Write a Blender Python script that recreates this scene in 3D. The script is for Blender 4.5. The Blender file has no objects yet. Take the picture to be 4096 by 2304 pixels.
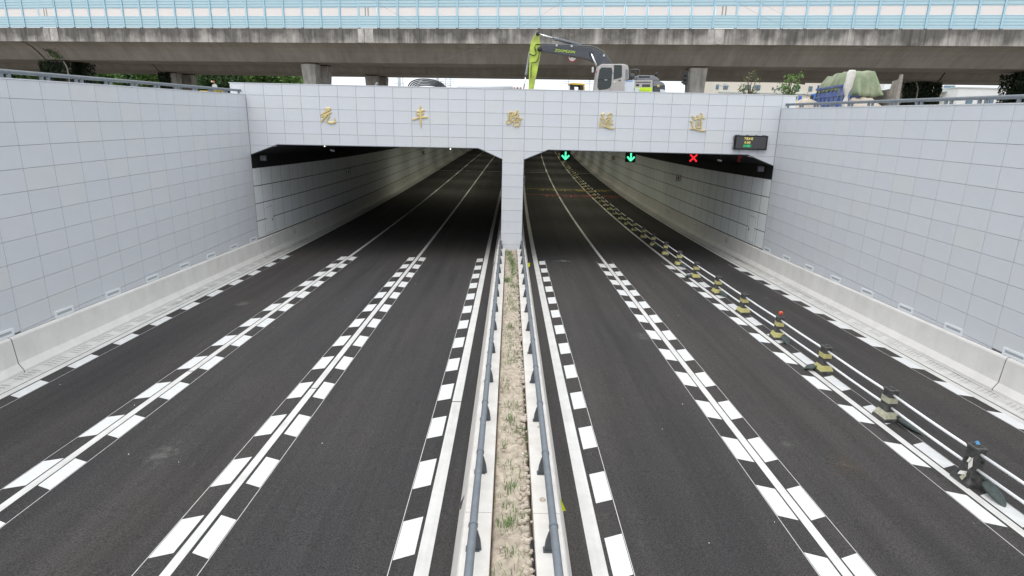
import bpy, math, random
from mathutils import Vector, Matrix, noise as mnoise
random.seed(7)
PI = math.pi
SC = bpy.context.scene
COL = SC.collection

# ------------------------------------------------------------------ camera
PW, PH, FPX = 4096.0, 2304.0, 2433.2
PITCH, YAW, ROLL = math.radians(15.608), math.radians(0.436), math.radians(1.2814)
CAM = Vector((-0.145, -31.171, 7.347))
FWD = Vector((math.sin(YAW)*math.cos(PITCH), math.cos(YAW)*math.cos(PITCH), -math.sin(PITCH)))
_r = Vector((math.cos(YAW), -math.sin(YAW), 0)); _u = _r.cross(FWD)
RIGHT = _r*math.cos(ROLL) + _u*math.sin(ROLL)
UP = -_r*math.sin(ROLL) + _u*math.cos(ROLL)
cd = bpy.data.cameras.new('camera'); cam = bpy.data.objects.new('camera', cd); COL.objects.link(cam)
cd.sensor_fit = 'HORIZONTAL'; cd.sensor_width = 36; cd.lens = 36*FPX/PW
cd.clip_start = 0.1; cd.clip_end = 4000
cam.matrix_world = Matrix.Translation(CAM) @ Matrix((RIGHT, UP, -FWD)).transposed().to_4x4()
SC.camera = cam

# ------------------------------------------------------------------ sky, sun, exposure
SUN_EL, SUN_AZ = math.radians(68), math.radians(205)      # azimuth clockwise from +Y: high, behind the viewer
w = bpy.data.worlds.new('World'); SC.world = w; w.use_nodes = True
wn, wl = w.node_tree.nodes, w.node_tree.links
wn.clear()
sky = wn.new('ShaderNodeTexSky'); sky.sky_type = 'NISHITA'; sky.sun_disc = False
sky.sun_elevation = SUN_EL; sky.sun_rotation = SUN_AZ
sky.air_density = 1.0; sky.dust_density = 6.0; sky.ozone_density = 1.0
hsv = wn.new('ShaderNodeHueSaturation'); hsv.inputs['Saturation'].default_value = 0.30
wl.new(sky.outputs[0], hsv.inputs['Color'])
mixc = wn.new('ShaderNodeMixRGB'); mixc.inputs[0].default_value = 0.72
mixc.inputs[2].default_value = (8.6, 9.1, 9.6, 1)          # the even white cloud layer
wl.new(hsv.outputs[0], mixc.inputs[1])
bg = wn.new('ShaderNodeBackground'); bg.inputs['Strength'].default_value = 0.10
wl.new(mixc.outputs[0], bg.inputs['Color'])
wo = wn.new('ShaderNodeOutputWorld'); wl.new(bg.outputs[0], wo.inputs[0])
sd = bpy.data.lights.new('sun', 'SUN'); sd.energy = 0.6; sd.angle = math.radians(60); sd.color = (1, 0.97, 0.93)
sun = bpy.data.objects.new('sun', sd); COL.objects.link(sun)
_sv = Vector((math.sin(SUN_AZ)*math.cos(SUN_EL), math.cos(SUN_AZ)*math.cos(SUN_EL), math.sin(SUN_EL)))
sun.rotation_euler = _sv.to_track_quat('Z', 'Y').to_euler()
SC.view_settings.view_transform = 'Standard'; SC.view_settings.look = 'None'
SC.view_settings.gamma = 1; SC.view_settings.exposure = 0.85
SC.cycles.use_denoising = True
SC.cycles.max_bounces = 7; SC.cycles.diffuse_bounces = 4; SC.cycles.transparent_max_bounces = 8
SC.cycles.sample_clamp_indirect = 6

# ------------------------------------------------------------------ measuring helpers
def ray(u, v): return FWD + RIGHT*((u-PW/2)/FPX) - UP*((v-PH/2)/FPX)
def onY(u, v, Y):
    d = ray(u, v); return CAM + d*((Y-CAM.y)/d.y)

# road profile: falls 3.5 % to the portal, sags inside the tunnel and bends gently right
SLOPE = -0.035
def zr(y): return SLOPE*y if y <= 0 else SLOPE*y + 4.4e-4*y*y - 1.55e-6*y**3
def dxr(y): return 0.0 if y <= 0 else 1.54e-4*y*y
def RP(x, y, h=0.0): return (x + dxr(y), y, zr(y) + h)

# ------------------------------------------------------------------ materials
def mat(name, color, rough=0.6, metal=0.0, spec=0.5, noise=None, bump=None, rnd=0.0, streak=None, emit=None, tint=None):
    """noise=(scale, amount[, detail]) value mottling; bump=(scale, strength); rnd=per-object value spread;
       streak=(scale xyz, amount) long stains; tint=(color, scale, amount) second colour in patches"""
    m = bpy.data.materials.new(name); m.use_nodes = True
    n, l = m.node_tree.nodes, m.node_tree.links
    b = n['Principled BSDF']
    b.inputs['Roughness'].default_value = rough; b.inputs['Metallic'].default_value = metal
    b.inputs['Specular IOR Level'].default_value = spec
    rgb = n.new('ShaderNodeRGB'); rgb.outputs[0].default_value = (*color, 1)
    out = rgb.outputs[0]
    tc = n.new('ShaderNodeTexCoord'); co = tc.outputs['Object']
    oi = n.new('ShaderNodeObjectInfo')
    def nz(scale, detail=6, vec=None, rough_=0.6):
        t = n.new('ShaderNodeTexNoise'); t.inputs['Scale'].default_value = scale
        t.inputs['Detail'].default_value = detail; t.inputs['Roughness'].default_value = rough_
        l.new(vec or co, t.inputs['Vector']); return t.outputs['Fac']
    def mapr(f, a, b_, c=0.3, d=0.7):
        t = n.new('ShaderNodeMapRange'); t.inputs[1].default_value = c; t.inputs[2].default_value = d
        t.inputs[3].default_value = a; t.inputs[4].default_value = b_; l.new(f, t.inputs[0]); return t.outputs[0]
    def mul(c_, f):
        t = n.new('ShaderNodeMixRGB'); t.blend_type = 'MULTIPLY'; t.inputs[0].default_value = 1
        l.new(c_, t.inputs[1]); l.new(f, t.inputs[2]); return t.outputs[0]
    if tint:
        t = n.new('ShaderNodeMixRGB'); t.inputs[2].default_value = (*tint[0], 1)
        f = mapr(nz(tint[1], 5), 0, tint[2], 0.42, 0.68); l.new(f, t.inputs[0]); l.new(out, t.inputs[1]); out = t.outputs[0]
    if noise: out = mul(out, mapr(nz(noise[0], noise[2] if len(noise) > 2 else 7), 1-noise[1], 1+noise[1]))
    if streak:
        mp = n.new('ShaderNodeMapping'); mp.inputs['Scale'].default_value = streak[0]; l.new(co, mp.inputs[0])
        out = mul(out, mapr(nz(1.0, 8, mp.outputs[0], 0.7), 1-streak[1], 1+streak[1]*0.6, 0.36, 0.64))
    if rnd:
        cr = n.new('ShaderNodeValToRGB'); l.new(oi.outputs['Random'], cr.inputs[0])
        e = cr.color_ramp.elements
        e[0].position = 0; e[0].color = (1-rnd*.9, 1-rnd*.9, 1-rnd*.7, 1)
        e[1].position = 1; e[1].color = (1-rnd*.1, 1-rnd*.1, 1-rnd*1.1, 1)
        x = cr.color_ramp.elements.new(.35); x.color = (1-rnd*.2, 1-rnd*.1, 1, 1)
        x = cr.color_ramp.elements.new(.75); x.color = (1, 1-rnd*.15, 1, 1)
        x = cr.color_ramp.elements.new(.9); x.color = (1-rnd*.2, 1-rnd*.25, 1-rnd*.8, 1)
        out = mul(out, cr.outputs[0])
    l.new(out, b.inputs['Base Color'])
    if bump:
        bp = n.new('ShaderNodeBump'); bp.inputs['Strength'].default_value = bump[1]; bp.inputs['Distance'].default_value = 0.02
        l.new(nz(bump[0], 4), bp.inputs['Height']); l.new(bp.outputs[0], b.inputs['Normal'])
    if emit:
        b.inputs['Emission Color'].default_value = (*emit[0], 1); b.inputs['Emission Strength'].default_value = emit[1]
    return m

M = {}
M['tile'] = mat('granite_tile', (0.61, 0.626, 0.657), 0.55, noise=(1.1, .022, 5), bump=(120, .08), rnd=.030, streak=((.8, .8, .10), .025))
M['joint'] = mat('tile_joint', (0.24, 0.24, 0.25), 0.8)
M['panel'] = mat('enamel_panel', (0.84, 0.87, 0.88), 0.35, noise=(.8, .05), rnd=.02)
M['barrier'] = mat('barrier_concrete', (0.66, 0.64, 0.615), 0.8, noise=(2.2, .05), bump=(40, .12), streak=((.5, .9, .12), .05), tint=((.54, .51, .47), .7, .35))
M['median'] = mat('median_concrete', (0.64, 0.61, 0.57), 0.8, noise=(3, .09), bump=(40, .12), tint=((.52, .47, .41), 1.3, .4))
M['gutter'] = mat('gutter_concrete', (0.58, 0.57, 0.55), 0.8, noise=(4, .10), streak=((3, .25, 1), .12))
M['dark'] = mat('dark_slot', (0.03, 0.03, 0.03), 0.8)
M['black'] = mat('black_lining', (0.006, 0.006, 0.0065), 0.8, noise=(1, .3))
M['white'] = mat('white_paint', (0.70, 0.70, 0.69), 0.6, noise=(5, .05))
M['line'] = mat('line_paint', (0.63, 0.62, 0.595), 0.65, noise=(2.5, .08), streak=((7, .15, 1), .07), tint=((.46, .45, .43), 1.4, .35))
M['block'] = mat('block_paint', (0.68, 0.68, 0.675), 0.6, noise=(3, .06), rnd=.02, tint=((.52, .515, .50), 2.0, .35))
M['soil'] = mat('dry_soil', (0.47, 0.40, 0.32), 0.95, noise=(9, .3), bump=(25, .9), tint=((.34, .285, .225), 3, .7))
M['steel'] = mat('painted_steel', (0.145, 0.165, 0.185), 0.5, 0.0, noise=(6, .14, 5), bump=(60, .1))
M['steel_dark'] = mat('dark_bracket', (0.075, 0.082, 0.09), 0.55, 0.1)
M['grass'] = mat('grass_blade', (0.125, 0.20, 0.06), 0.7, noise=(5, .4))
M['girder'] = mat('girder_concrete', (0.30, 0.283, 0.26), 0.85, noise=(.25, .12), streak=((1.3, .25, .25), .16), bump=(8, .10), tint=((.23, .215, .195), .16, .45))
def parapet_mat():
    m = bpy.data.materials.new('stained_parapet'); m.use_nodes = True
    n, l = m.node_tree.nodes, m.node_tree.links; b = n['Principled BSDF']; b.inputs['Roughness'].default_value = .9
    tc = n.new('ShaderNodeTexCoord')
    def nz(sc, d=6, r=.6):
        mp = n.new('ShaderNodeMapping'); mp.inputs['Scale'].default_value = sc; l.new(tc.outputs['Object'], mp.inputs[0])
        t = n.new('ShaderNodeTexNoise'); t.inputs['Scale'].default_value = 1; t.inputs['Detail'].default_value = d; t.inputs['Roughness'].default_value = r
        l.new(mp.outputs[0], t.inputs['Vector']); return t.outputs['Fac']
    def mr(f, c, d, a, e):
        t = n.new('ShaderNodeMapRange'); t.inputs[1].default_value = c; t.inputs[2].default_value = d; t.inputs[3].default_value = a; t.inputs[4].default_value = e; l.new(f, t.inputs[0]); return t.outputs[0]
    def op(o, x, y):
        t = n.new('ShaderNodeMath'); t.operation = o
        for i, v in enumerate((x, y)):
            if isinstance(v, float): t.inputs[i].default_value = v
            else: l.new(v, t.inputs[i])
        return t.outputs[0]
    sx = n.new('ShaderNodeSeparateXYZ'); l.new(tc.outputs['Object'], sx.inputs[0])
    low = mr(sx.outputs['Z'], 6.75, 8.1, .20, -.10)                      # lime runs gather on the lower half
    bay = mr(op('PINGPONG', op('MULTIPLY', sx.outputs['X'], 1.0119), .969), 0, .969, -.09, .09)
    low = op('ADD', low, bay)
    f = op('ADD', op('ADD', nz((.55, .55, .5), 4), op('MULTIPLY', nz((2.6, 2.6, .35), 6, .7), .35)), low)
    mx = n.new('ShaderNodeMixRGB'); l.new(mr(f, .66, .98, 0, 1), mx.inputs[0]); mx.inputs[1].default_value = (.125, .117, .108, 1); mx.inputs[2].default_value = (.40, .375, .35, 1)
    m2 = n.new('ShaderNodeMixRGB'); m2.blend_type = 'MULTIPLY'; m2.inputs[0].default_value = 1; l.new(mx.outputs[0], m2.inputs[1]); l.new(mr(nz((3.2, 3.2, .10), 7, .75), .33, .67, .52, 1.25), m2.inputs[2])
    l.new(m2.outputs[0], b.inputs['Base Color']); return m
M['parapet'] = parapet_mat()
M['pierc'] = mat('pier_concrete', (0.37, 0.355, 0.335), 0.85, noise=(1.2, .2), streak=((2.5, 2.5, .3), .3), bump=(10, .2))
M['blue'] = mat('blue_panel', (0.40, 0.565, 0.64), 0.5, noise=(.6, .05), rnd=.03)
M['blue_post'] = mat('blue_post', (0.38, 0.59, 0.70), 0.5)
M['tarp'] = mat('green_tarp', (0.19, 0.235, 0.14), 0.85, noise=(2, .2), bump=(4, .5), tint=((.36, .37, .27), 1.1, .8))
M['cloth'] = mat('white_cloth', (0.62, 0.60, 0.56), 0.9, noise=(6, .15), bump=(12, .6))
M['truck_blue'] = mat('truck_blue', (0.055, 0.115, 0.36), 0.5, noise=(4, .3), tint=((.22, .22, .25), 2.5, .8))
M['truck_grey'] = mat('truck_worn_steel', (0.27, 0.245, 0.215), 0.75, noise=(4, .25), streak=((2, 2, .3), .3))
M['cabblue'] = mat('cab_blue', (0.07, 0.19, 0.58), 0.35, noise=(2, .1))
M['lime'] = mat('lime_paint', (0.46, 0.60, 0.08), 0.5, noise=(3, .12), tint=((.26, .25, .09), 1.6, .75))
M['limeflat'] = mat('lime_lettering', (0.55, 0.78, 0.03), 0.5)
M['darkgrey'] = mat('charcoal_paint', (0.062, 0.066, 0.078), 0.45, noise=(3, .2))
M['midgrey'] = mat('grey_plastic', (0.19, 0.20, 0.215), 0.55, noise=(3, .15))
M['cabgrey'] = mat('warm_grey_paint', (0.42, 0.40, 0.385), 0.4, noise=(2, .06))
M['paper'] = mat('pale_sticker', (0.62, 0.66, 0.72), 0.5, noise=(12, .08))
M['glassdark'] = mat('tinted_glass', (0.012, 0.02, 0.022), 0.06, 0.0, 0.6)
M['chrome'] = mat('chrome_rod', (0.75, 0.76, 0.78), 0.18, 1.0)
M['rubber'] = mat('black_rubber', (0.022, 0.022, 0.024), 0.6)
M['hose'] = mat('black_hose', (0.03, 0.034, 0.04), 0.4)
M['postblk'] = mat('post_plastic', (0.046, 0.046, 0.047), 0.6, noise=(9, .35), tint=((.125, .118, .105), 6, .6))
M['band'] = mat('yellow_band', (0.52, 0.475, 0.19), 0.45, noise=(14, .12), rnd=.06)
M['band_worn'] = mat('worn_band', (0.42, 0.41, 0.30), 0.55, noise=(14, .25))
M['pipe'] = mat('white_pipe', (0.86, 0.865, 0.87), 0.35)
M['bag'] = mat('sandbag_weave', (0.062, 0.080, 0.076), 0.7, noise=(12, .3), bump=(60, .4))
M['gold'] = mat('gold_leaf', (0.66, 0.53, 0.25), 0.38, 0.55)
M['leddark'] = mat('led_face', (0.055, 0.056, 0.058), 0.55)
M['ledyellow'] = mat('led_yellow', (0.1, 0.1, 0.02), 0.5, emit=((1, .85, .22), .6))
M['ledgreen'] = mat('led_green', (0.0, 0.1, 0.02), 0.5, emit=((.04, 1, .35), .55))
M['arrowgreen'] = mat('signal_green', (0.0, 0.2, 0.1), 0.5, emit=((.08, 1, .42), .9))
M['crossred'] = mat('signal_red', (0.2, 0.0, 0.0), 0.5, emit=((1, .02, .03), .75))
M['red'] = mat('red_plastic', (0.42, 0.03, 0.025), 0.45)
M['yellow'] = mat('yellow_paint', (0.60, 0.42, 0.04), 0.5, noise=(3, .15))
M['reflyellow'] = mat('reflector_yellow', (0.75, 0.80, 0.02), 0.4)
M['roadyellow'] = mat('road_yellow', (0.42, 0.33, 0.05), 0.7, noise=(6, .2))
M['roadred'] = mat('road_red', (0.36, 0.07, 0.05), 0.7, noise=(6, .2))
M['lampglow'] = mat('lamp_diffuser', (0.8, 0.8, 0.7), 0.5, emit=((1, .98, .78), 2.0))
M['lampwhite'] = mat('lamp_frame', (0.74, 0.77, 0.79), 0.5)
M['lamplens'] = mat('lamp_lens', (0.42, 0.44, 0.46), 0.35)
M['cream'] = mat('cream_wall', (0.66, 0.61, 0.53), 0.8, noise=(.3, .04))
M['whitewall'] = mat('white_wall', (0.70, 0.71, 0.70), 0.75, noise=(.3, .05))
M['glassblue'] = mat('window_glass', (0.12, 0.20, 0.27), 0.12)
M['ledge'] = mat('ledge_grey', (0.48, 0.52, 0.51), 0.7)
M['bark'] = mat('bark', (0.10, 0.075, 0.055), 0.9, noise=(8, .3))
M['earth'] = mat('site_ground', (0.26, 0.23, 0.19), 0.95, noise=(.4, .3), bump=(3, .3))
M['rock'] = mat('pale_rock', (0.46, 0.40, 0.33), 0.9, noise=(6, .25))
M['pole'] = mat('pale_pole', (0.50, 0.53, 0.55), 0.5)
M['fac_pipe'] = mat('drain_pipe', (0.30, 0.28, 0.26), 0.7)

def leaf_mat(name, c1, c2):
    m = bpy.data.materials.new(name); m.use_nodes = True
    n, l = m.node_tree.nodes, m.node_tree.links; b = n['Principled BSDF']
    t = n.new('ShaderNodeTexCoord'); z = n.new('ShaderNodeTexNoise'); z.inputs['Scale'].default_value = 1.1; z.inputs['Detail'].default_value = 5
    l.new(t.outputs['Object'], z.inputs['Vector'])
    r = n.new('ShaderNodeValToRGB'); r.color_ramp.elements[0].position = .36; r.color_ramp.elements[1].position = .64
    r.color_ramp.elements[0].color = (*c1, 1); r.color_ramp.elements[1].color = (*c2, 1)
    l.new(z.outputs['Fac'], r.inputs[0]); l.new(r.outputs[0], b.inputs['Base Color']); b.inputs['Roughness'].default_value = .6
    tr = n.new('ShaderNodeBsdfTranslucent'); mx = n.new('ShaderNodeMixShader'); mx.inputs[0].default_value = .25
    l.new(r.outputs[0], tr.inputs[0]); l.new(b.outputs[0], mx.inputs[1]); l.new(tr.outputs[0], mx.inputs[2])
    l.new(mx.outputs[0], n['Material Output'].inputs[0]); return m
M['leaf_a'] = leaf_mat('leaf_mid', (.075, .15, .04), (.17, .30, .07))
M['leaf_b'] = leaf_mat('leaf_dark', (.045, .095, .03), (.095, .17, .05))
M['leaf_c'] = leaf_mat('leaf_young', (.10, .14, .05), (.20, .25, .10))
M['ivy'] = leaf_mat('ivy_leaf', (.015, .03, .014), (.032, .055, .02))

def pane_mat():
    m = bpy.data.materials.new('frosted_pane'); m.use_nodes = True
    n, l = m.node_tree.nodes, m.node_tree.links; b = n['Principled BSDF']
    b.inputs['Base Color'].default_value = (.86, .83, .82, 1); b.inputs['Roughness'].default_value = .35
    tr = n.new('ShaderNodeBsdfTranslucent'); tr.inputs[0].default_value = (.98, .95, .93, 1)
    mx = n.new('ShaderNodeMixShader'); mx.inputs[0].default_value = .6
    l.new(b.outputs[0], mx.inputs[1]); l.new(tr.outputs[0], mx.inputs[2]); l.new(mx.outputs[0], n['Material Output'].inputs[0]); return m
M['pane'] = pane_mat()

def asphalt_mat(name, base, warm):
    m = bpy.data.materials.new(name); m.use_nodes = True
    n, l = m.node_tree.nodes, m.node_tree.links; b = n['Principled BSDF']
    tc = n.new('ShaderNodeTexCoord')
    def nz(s, sc=(1, 1, 1), d=6, r=.6):
        mp = n.new('ShaderNodeMapping'); mp.inputs['Scale'].default_value = sc; l.new(tc.outputs['Object'], mp.inputs[0])
        t = n.new('ShaderNodeTexNoise'); t.inputs['Scale'].default_value = s; t.inputs['Detail'].default_value = d; t.inputs['Roughness'].default_value = r
        l.new(mp.outputs[0], t.inputs['Vector']); return t.outputs['Fac']
    def mr(f, c, d, a, b_):
        t = n.new('ShaderNodeMapRange'); t.inputs[1].default_value = c; t.inputs[2].default_value = d; t.inputs[3].default_value = a; t.inputs[4].default_value = b_
        l.new(f, t.inputs[0]); return t.outputs[0]
    def mixc(f, a, bcol, bl='MIX'):
        t = n.new('ShaderNodeMixRGB'); t.blend_type = bl
        if isinstance(f, float): t.inputs[0].default_value = f
        else: l.new(f, t.inputs[0])
        for k, v in ((1, a), (2, bcol)):
            if isinstance(v, tuple): t.inputs[k].default_value = (*v, 1)
            else: l.new(v, t.inputs[k])
        return t.outputs[0]
    c = mixc(mr(nz(.22, (1, .35, 1)), .38, .62, 0, 1), base, warm)                # broad patches drawn out along the road
    c = mixc(1.0, c, mr(nz(1.0, (1.5, .035, 1), 6, .7), .32, .68, .76, 1.22), 'MULTIPLY')   # paver and tyre streaks
    c = mixc(1.0, c, mr(nz(38, d=2), .3, .7, .55, 1.5), 'MULTIPLY')                # aggregate
    c = mixc(mr(nz(2.2, (1, .5, 1), 10, .8), .625, .76, 0, .30), c, (.14, .13, .12))  # dusty marks
    c = mixc(mr(nz(90, d=1), .72, .76, 0, .5), c, (.22, .22, .21))                 # pale grit
    l.new(c, b.inputs['Base Color'])
    b.inputs['Roughness'].default_value = .88; b.inputs['Specular IOR Level'].default_value = .25
    bp = n.new('ShaderNodeBump'); bp.inputs['Strength'].default_value = .35; bp.inputs['Distance'].default_value = .012
    l.new(nz(70, d=2), bp.inputs['Height']); l.new(bp.outputs[0], b.inputs['Normal']); return m
M['asphalt'] = asphalt_mat('asphalt', (.0395, .0375, .0378), (.0525, .0475, .0445))

def stain_mat(name, color, lo, hi):
    m = bpy.data.materials.new(name); m.use_nodes = True
    n, l = m.node_tree.nodes, m.node_tree.links; b = n['Principled BSDF']
    b.inputs['Base Color'].default_value = (*color, 1); b.inputs['Roughness'].default_value = .9
    tc = n.new('ShaderNodeTexCoord')
    t = n.new('ShaderNodeTexNoise'); t.inputs['Scale'].default_value = 6; t.inputs['Detail'].default_value = 8; t.inputs['Roughness'].default_value = .75
    l.new(tc.outputs['Object'], t.inputs['Vector'])
    g = n.new('ShaderNodeVectorMath'); g.operation = 'LENGTH'
    mp = n.new('ShaderNodeMapping'); mp.inputs['Location'].default_value = (-1, -1, 0); mp.inputs['Scale'].default_value = (2, 2, 0)
    l.new(tc.outputs['Generated'], mp.inputs[0]); l.new(mp.outputs[0], g.inputs[0])
    f = n.new('ShaderNodeMapRange'); f.inputs[1].default_value = 0; f.inputs[2].default_value = 1; f.inputs[3].default_value = .28; f.inputs[4].default_value = -.3
    l.new(g.outputs['Value'], f.inputs[0])
    a = n.new('ShaderNodeMath'); a.operation = 'ADD'; l.new(t.outputs['Fac'], a.inputs[0]); l.new(f.outputs[0], a.inputs[1])
    r = n.new('ShaderNodeMapRange'); r.inputs[1].default_value = lo; r.inputs[2].default_value = hi; r.inputs[3].default_value = 0; r.inputs[4].default_value = .5
    l.new(a.outputs[0], r.inputs[0]); l.new(r.outputs[0], b.inputs['Alpha']); return m
M['dust'] = stain_mat('pale_dust', (.17, .165, .155), .60, .80)
M['mud'] = stain_mat('dried_mud', (.11, .09, .068), .58, .80)
M['oil'] = stain_mat('spilt_plaster', (.30, .30, .29), .52, .72)
M['grime_shade'] = stain_mat('grime_contact_shade', (.04, .038, .032), .45, .7)  # black grime, with contact shadow painted into the same dark colour

# ------------------------------------------------------------------ mesh helpers
ORG = {}
def org(p):
    o = Vector((0, 0, 0))
    if p is not None: o = ORG.get(p.name, Vector((0, 0, 0)))
    return o
def link(name, me, parent=None, loc=None):
    o = bpy.data.objects.new(name, me); COL.objects.link(o)
    if parent is not None: o.parent = parent
    if loc is not None: o.location = Vector(loc) - org(parent)
    ORG[o.name] = Vector(loc) if loc is not None else org(parent)
    return o
def tag(o, label=None, cat=None, group=None, kind=None):
    if label: o['label'] = label
    if cat: o['category'] = cat
    if group: o['group'] = group
    if kind: o['kind'] = kind
    return o
def thing(name, label, cat, loc=(0, 0, 0), group=None):
    o = bpy.data.objects.new(name, None); COL.objects.link(o); o.location = loc
    o.empty_display_size = .2
    ORG[o.name] = Vector(loc); return tag(o, label, cat, group)
def copy_tree(o, parent=None):
    c = o.copy(); COL.objects.link(c); c.parent = parent
    ORG[c.name] = ORG.get(o.name, Vector())
    for ch in list(o.children): copy_tree(ch, c)
    return c

class MB:
    def __init__(s): s.v = []; s.f = []
    def add(s, vs, fs):
        k = len(s.v); s.v += [tuple(p) for p in vs]; s.f += [tuple(i+k for i in f) for f in fs]; return s
    def box(s, x0, x1, y0, y1, z0, z1):
        return s.add([(x0,y0,z0),(x1,y0,z0),(x1,y1,z0),(x0,y1,z0),(x0,y0,z1),(x1,y0,z1),(x1,y1,z1),(x0,y1,z1)],
                     [(0,3,2,1),(4,5,6,7),(0,1,5,4),(1,2,6,5),(2,3,7,6),(3,0,4,7)])
    def obox(s, c, ax, ay, az):
        """box from centre and three half-axis vectors"""
        c, ax, ay, az = Vector(c), Vector(ax), Vector(ay), Vector(az)
        p = [c+ax*i+ay*j+az*k for k in (-1, 1) for i, j in ((-1,-1),(1,-1),(1,1),(-1,1))]
        return s.add(p, [(0,3,2,1),(4,5,6,7),(0,1,5,4),(1,2,6,5),(2,3,7,6),(3,0,4,7)])
    def quad(s, a, b, c, d): return s.add([a, b, c, d], [(0, 1, 2, 3)])
    def prism(s, poly, ext):
        """closed solid: polygon of 3D points swept by the vector ext"""
        n = len(poly); e = Vector(ext); p = [Vector(q) for q in poly]
        return s.add(p + [q+e for q in p], [tuple(range(n-1, -1, -1)), tuple(range(n, 2*n))] + [(i, (i+1) % n, n+(i+1) % n, n+i) for i in range(n)])
    def rings(s, rs, closed=True, cap=True):
        n = len(rs[0]); k = len(s.v)
        for r in rs: s.v += [tuple(p) for p in r]
        m = n if closed else n-1
        for j in range(len(rs)-1):
            for i in range(m):
                a = k+j*n+i; b = k+j*n+(i+1) % n
                s.f.append((a, b, b+n, a+n))
        if cap and closed:
            s.f.append(tuple(k+i for i in range(n-1, -1, -1))); s.f.append(tuple(k+(len(rs)-1)*n+i for i in range(n)))
        return s
    def tube(s, pts, r, n=8):
        pts = [Vector(p) for p in pts]; rr = r if isinstance(r, (list, tuple)) else [r]*len(pts); rs = []
        for i, p in enumerate(pts):
            t = (pts[min(i+1, len(pts)-1)]-pts[max(i-1, 0)])
            if t.length < 1e-9: t = Vector((0, 0, 1))
            t.normalize(); a = t.cross(Vector((0, 0, 1)))
            if a.length < .05: a = t.cross(Vector((1, 0, 0)))
            a.normalize(); b = a.cross(t)
            rs.append([p + (a*math.cos(2*PI*k/n) + b*math.sin(2*PI*k/n))*rr[i] for k in range(n)])
        return s.rings(rs)
    def sphere(s, c, r, n=10, m=6, sz=1.0):
        rs = [[(c[0]+r*math.sin(PI*j/m)*math.cos(2*PI*i/n), c[1]+r*math.sin(PI*j/m)*math.sin(2*PI*i/n), c[2]+r*sz*math.cos(PI*j/m)) for i in range(n)] for j in range(1, m)]
        return s.rings(rs)
    def build(s, name, material, parent=None, smooth=False, bevel=0.0):
        o = org(parent); me = bpy.data.meshes.new(name)
        me.from_pydata([(v[0]-o.x, v[1]-o.y, v[2]-o.z) for v in s.v], [], s.f); me.update()
        if material is not None: me.materials.append(material)
        if smooth:
            for p in me.polygons: p.use_smooth = True
        ob = link(name, me, parent)
        if bevel:
            b = ob.modifiers.new('bevel', 'BEVEL'); b.width = bevel; b.segments = 2; b.limit_method = 'ANGLE'; b.angle_limit = math.radians(40)
        return ob
    def mesh(s, name, material, smooth=False):
        me = bpy.data.meshes.new(name); me.from_pydata(s.v, [], s.f); me.update(); me.materials.append(material)
        if smooth:
            for p in me.polygons: p.use_smooth = True
        return me

def text_mesh(body, size, extrude, material, fit_w=None):
    c = bpy.data.curves.new('lettering', 'FONT'); c.body = body; c.size = size; c.extrude = extrude; c.align_x = 'LEFT'; c.resolution_u = 2
    o = bpy.data.objects.new('lettering', c); COL.objects.link(o); bpy.context.view_layer.update()
    me = bpy.data.meshes.new_from_object(o.evaluated_get(bpy.context.evaluated_depsgraph_get()))
    bpy.data.objects.remove(o); me.materials.clear(); me.materials.append(material)
    xs = [v.co.x for v in me.vertices]; x0, x1 = min(xs), max(xs); ys = [v.co.y for v in me.vertices]; y0 = min(ys)
    k = (fit_w/(x1-x0)) if fit_w else 1
    for v in me.vertices: v.co.x = (v.co.x-x0)*k; v.co.y -= y0
    return me

ORD = ['first','second','third','fourth','fifth','sixth','seventh','eighth','ninth','tenth','eleventh','twelfth','thirteenth','fourteenth','fifteenth','sixteenth','seventeenth','eighteenth','nineteenth']
TENS = {2:'twent',3:'thirt',4:'fort',5:'fift'}
def ordinal(i):
    if i < 19: return ORD[i]
    n = i+1; t, u = divmod(n, 10)
    return TENS[t]+'ieth' if u == 0 else TENS[t]+'y-'+ORD[u-1]

# ================================================================== THE GROUND AND THE ROAD
YB = -70.0                     # the cutting runs back past the viewer
YT = 150.0                     # the tunnel is built this deep
WX = 13.14                     # face of the side walls
GZ = 7.2                       # street level above the cutting
YS = [YB + 5*i for i in range(14)] + [0.0] + [3.0*i for i in range(1, 51)]

def strip(x0, x1, h, ys, name, material, parent=None):
    m = MB(); m.rings([[RP(x0, y, h), RP(x1, y, h)] for y in ys], closed=False); return m.build(name, material, parent)

g = MB()
for (x0, x1, y0, y1) in ((-900, -13.9, YB, 1500), (13.9, 900, YB, 1500), (-13.9, 13.9, .75, 1500), (-900, 900, -900, YB)):
    g.quad((x0, y0, GZ), (x1, y0, GZ), (x1, y1, GZ), (x0, y1, GZ))
tag(g.build('ground', M['earth']), kind='structure')

roads = {}
for side, s in (('left', -1), ('right', 1)):
    m = MB(); m.rings([[RP(s*.5, y, 0), RP(s*13.3, y, 0)][::s] for y in YS], closed=False)
    r_ = m.build('road', M['asphalt']); tag(r_, 'dark new asphalt of the %s carriageway' % side, kind='structure'); roads[s] = r_
    gt = MB(); gt.rings([[RP(s*(12.385 if s < 0 else 12.315), y, .012), RP(s*13.1, y, .012)][::s] for y in YS], closed=False)
    gu = gt.build('gutter', M['gutter'], r_)
    sl = MB()                                                     # drain slots, hundreds of them
    y = -30.0
    while y < 6:
        for k in range(5):
            yy = y + k*.15; sk = .16 if s > 0 else .05
            a = RP(s*12.55, yy-sk*s*0, .016); b = RP(s*12.83, yy+sk, .016)
            sl.quad(a, b, (b[0], b[1]+.045, b[2]), (a[0], a[1]+.045, a[2]))
        y += 1.02
    tag(sl.build('drain_slots', mat('slot_grey', (.32, .315, .30), .8) if s < 0 else mat('slot_pale', (.40, .39, .375), .8), r_), kind='stuff')

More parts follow.
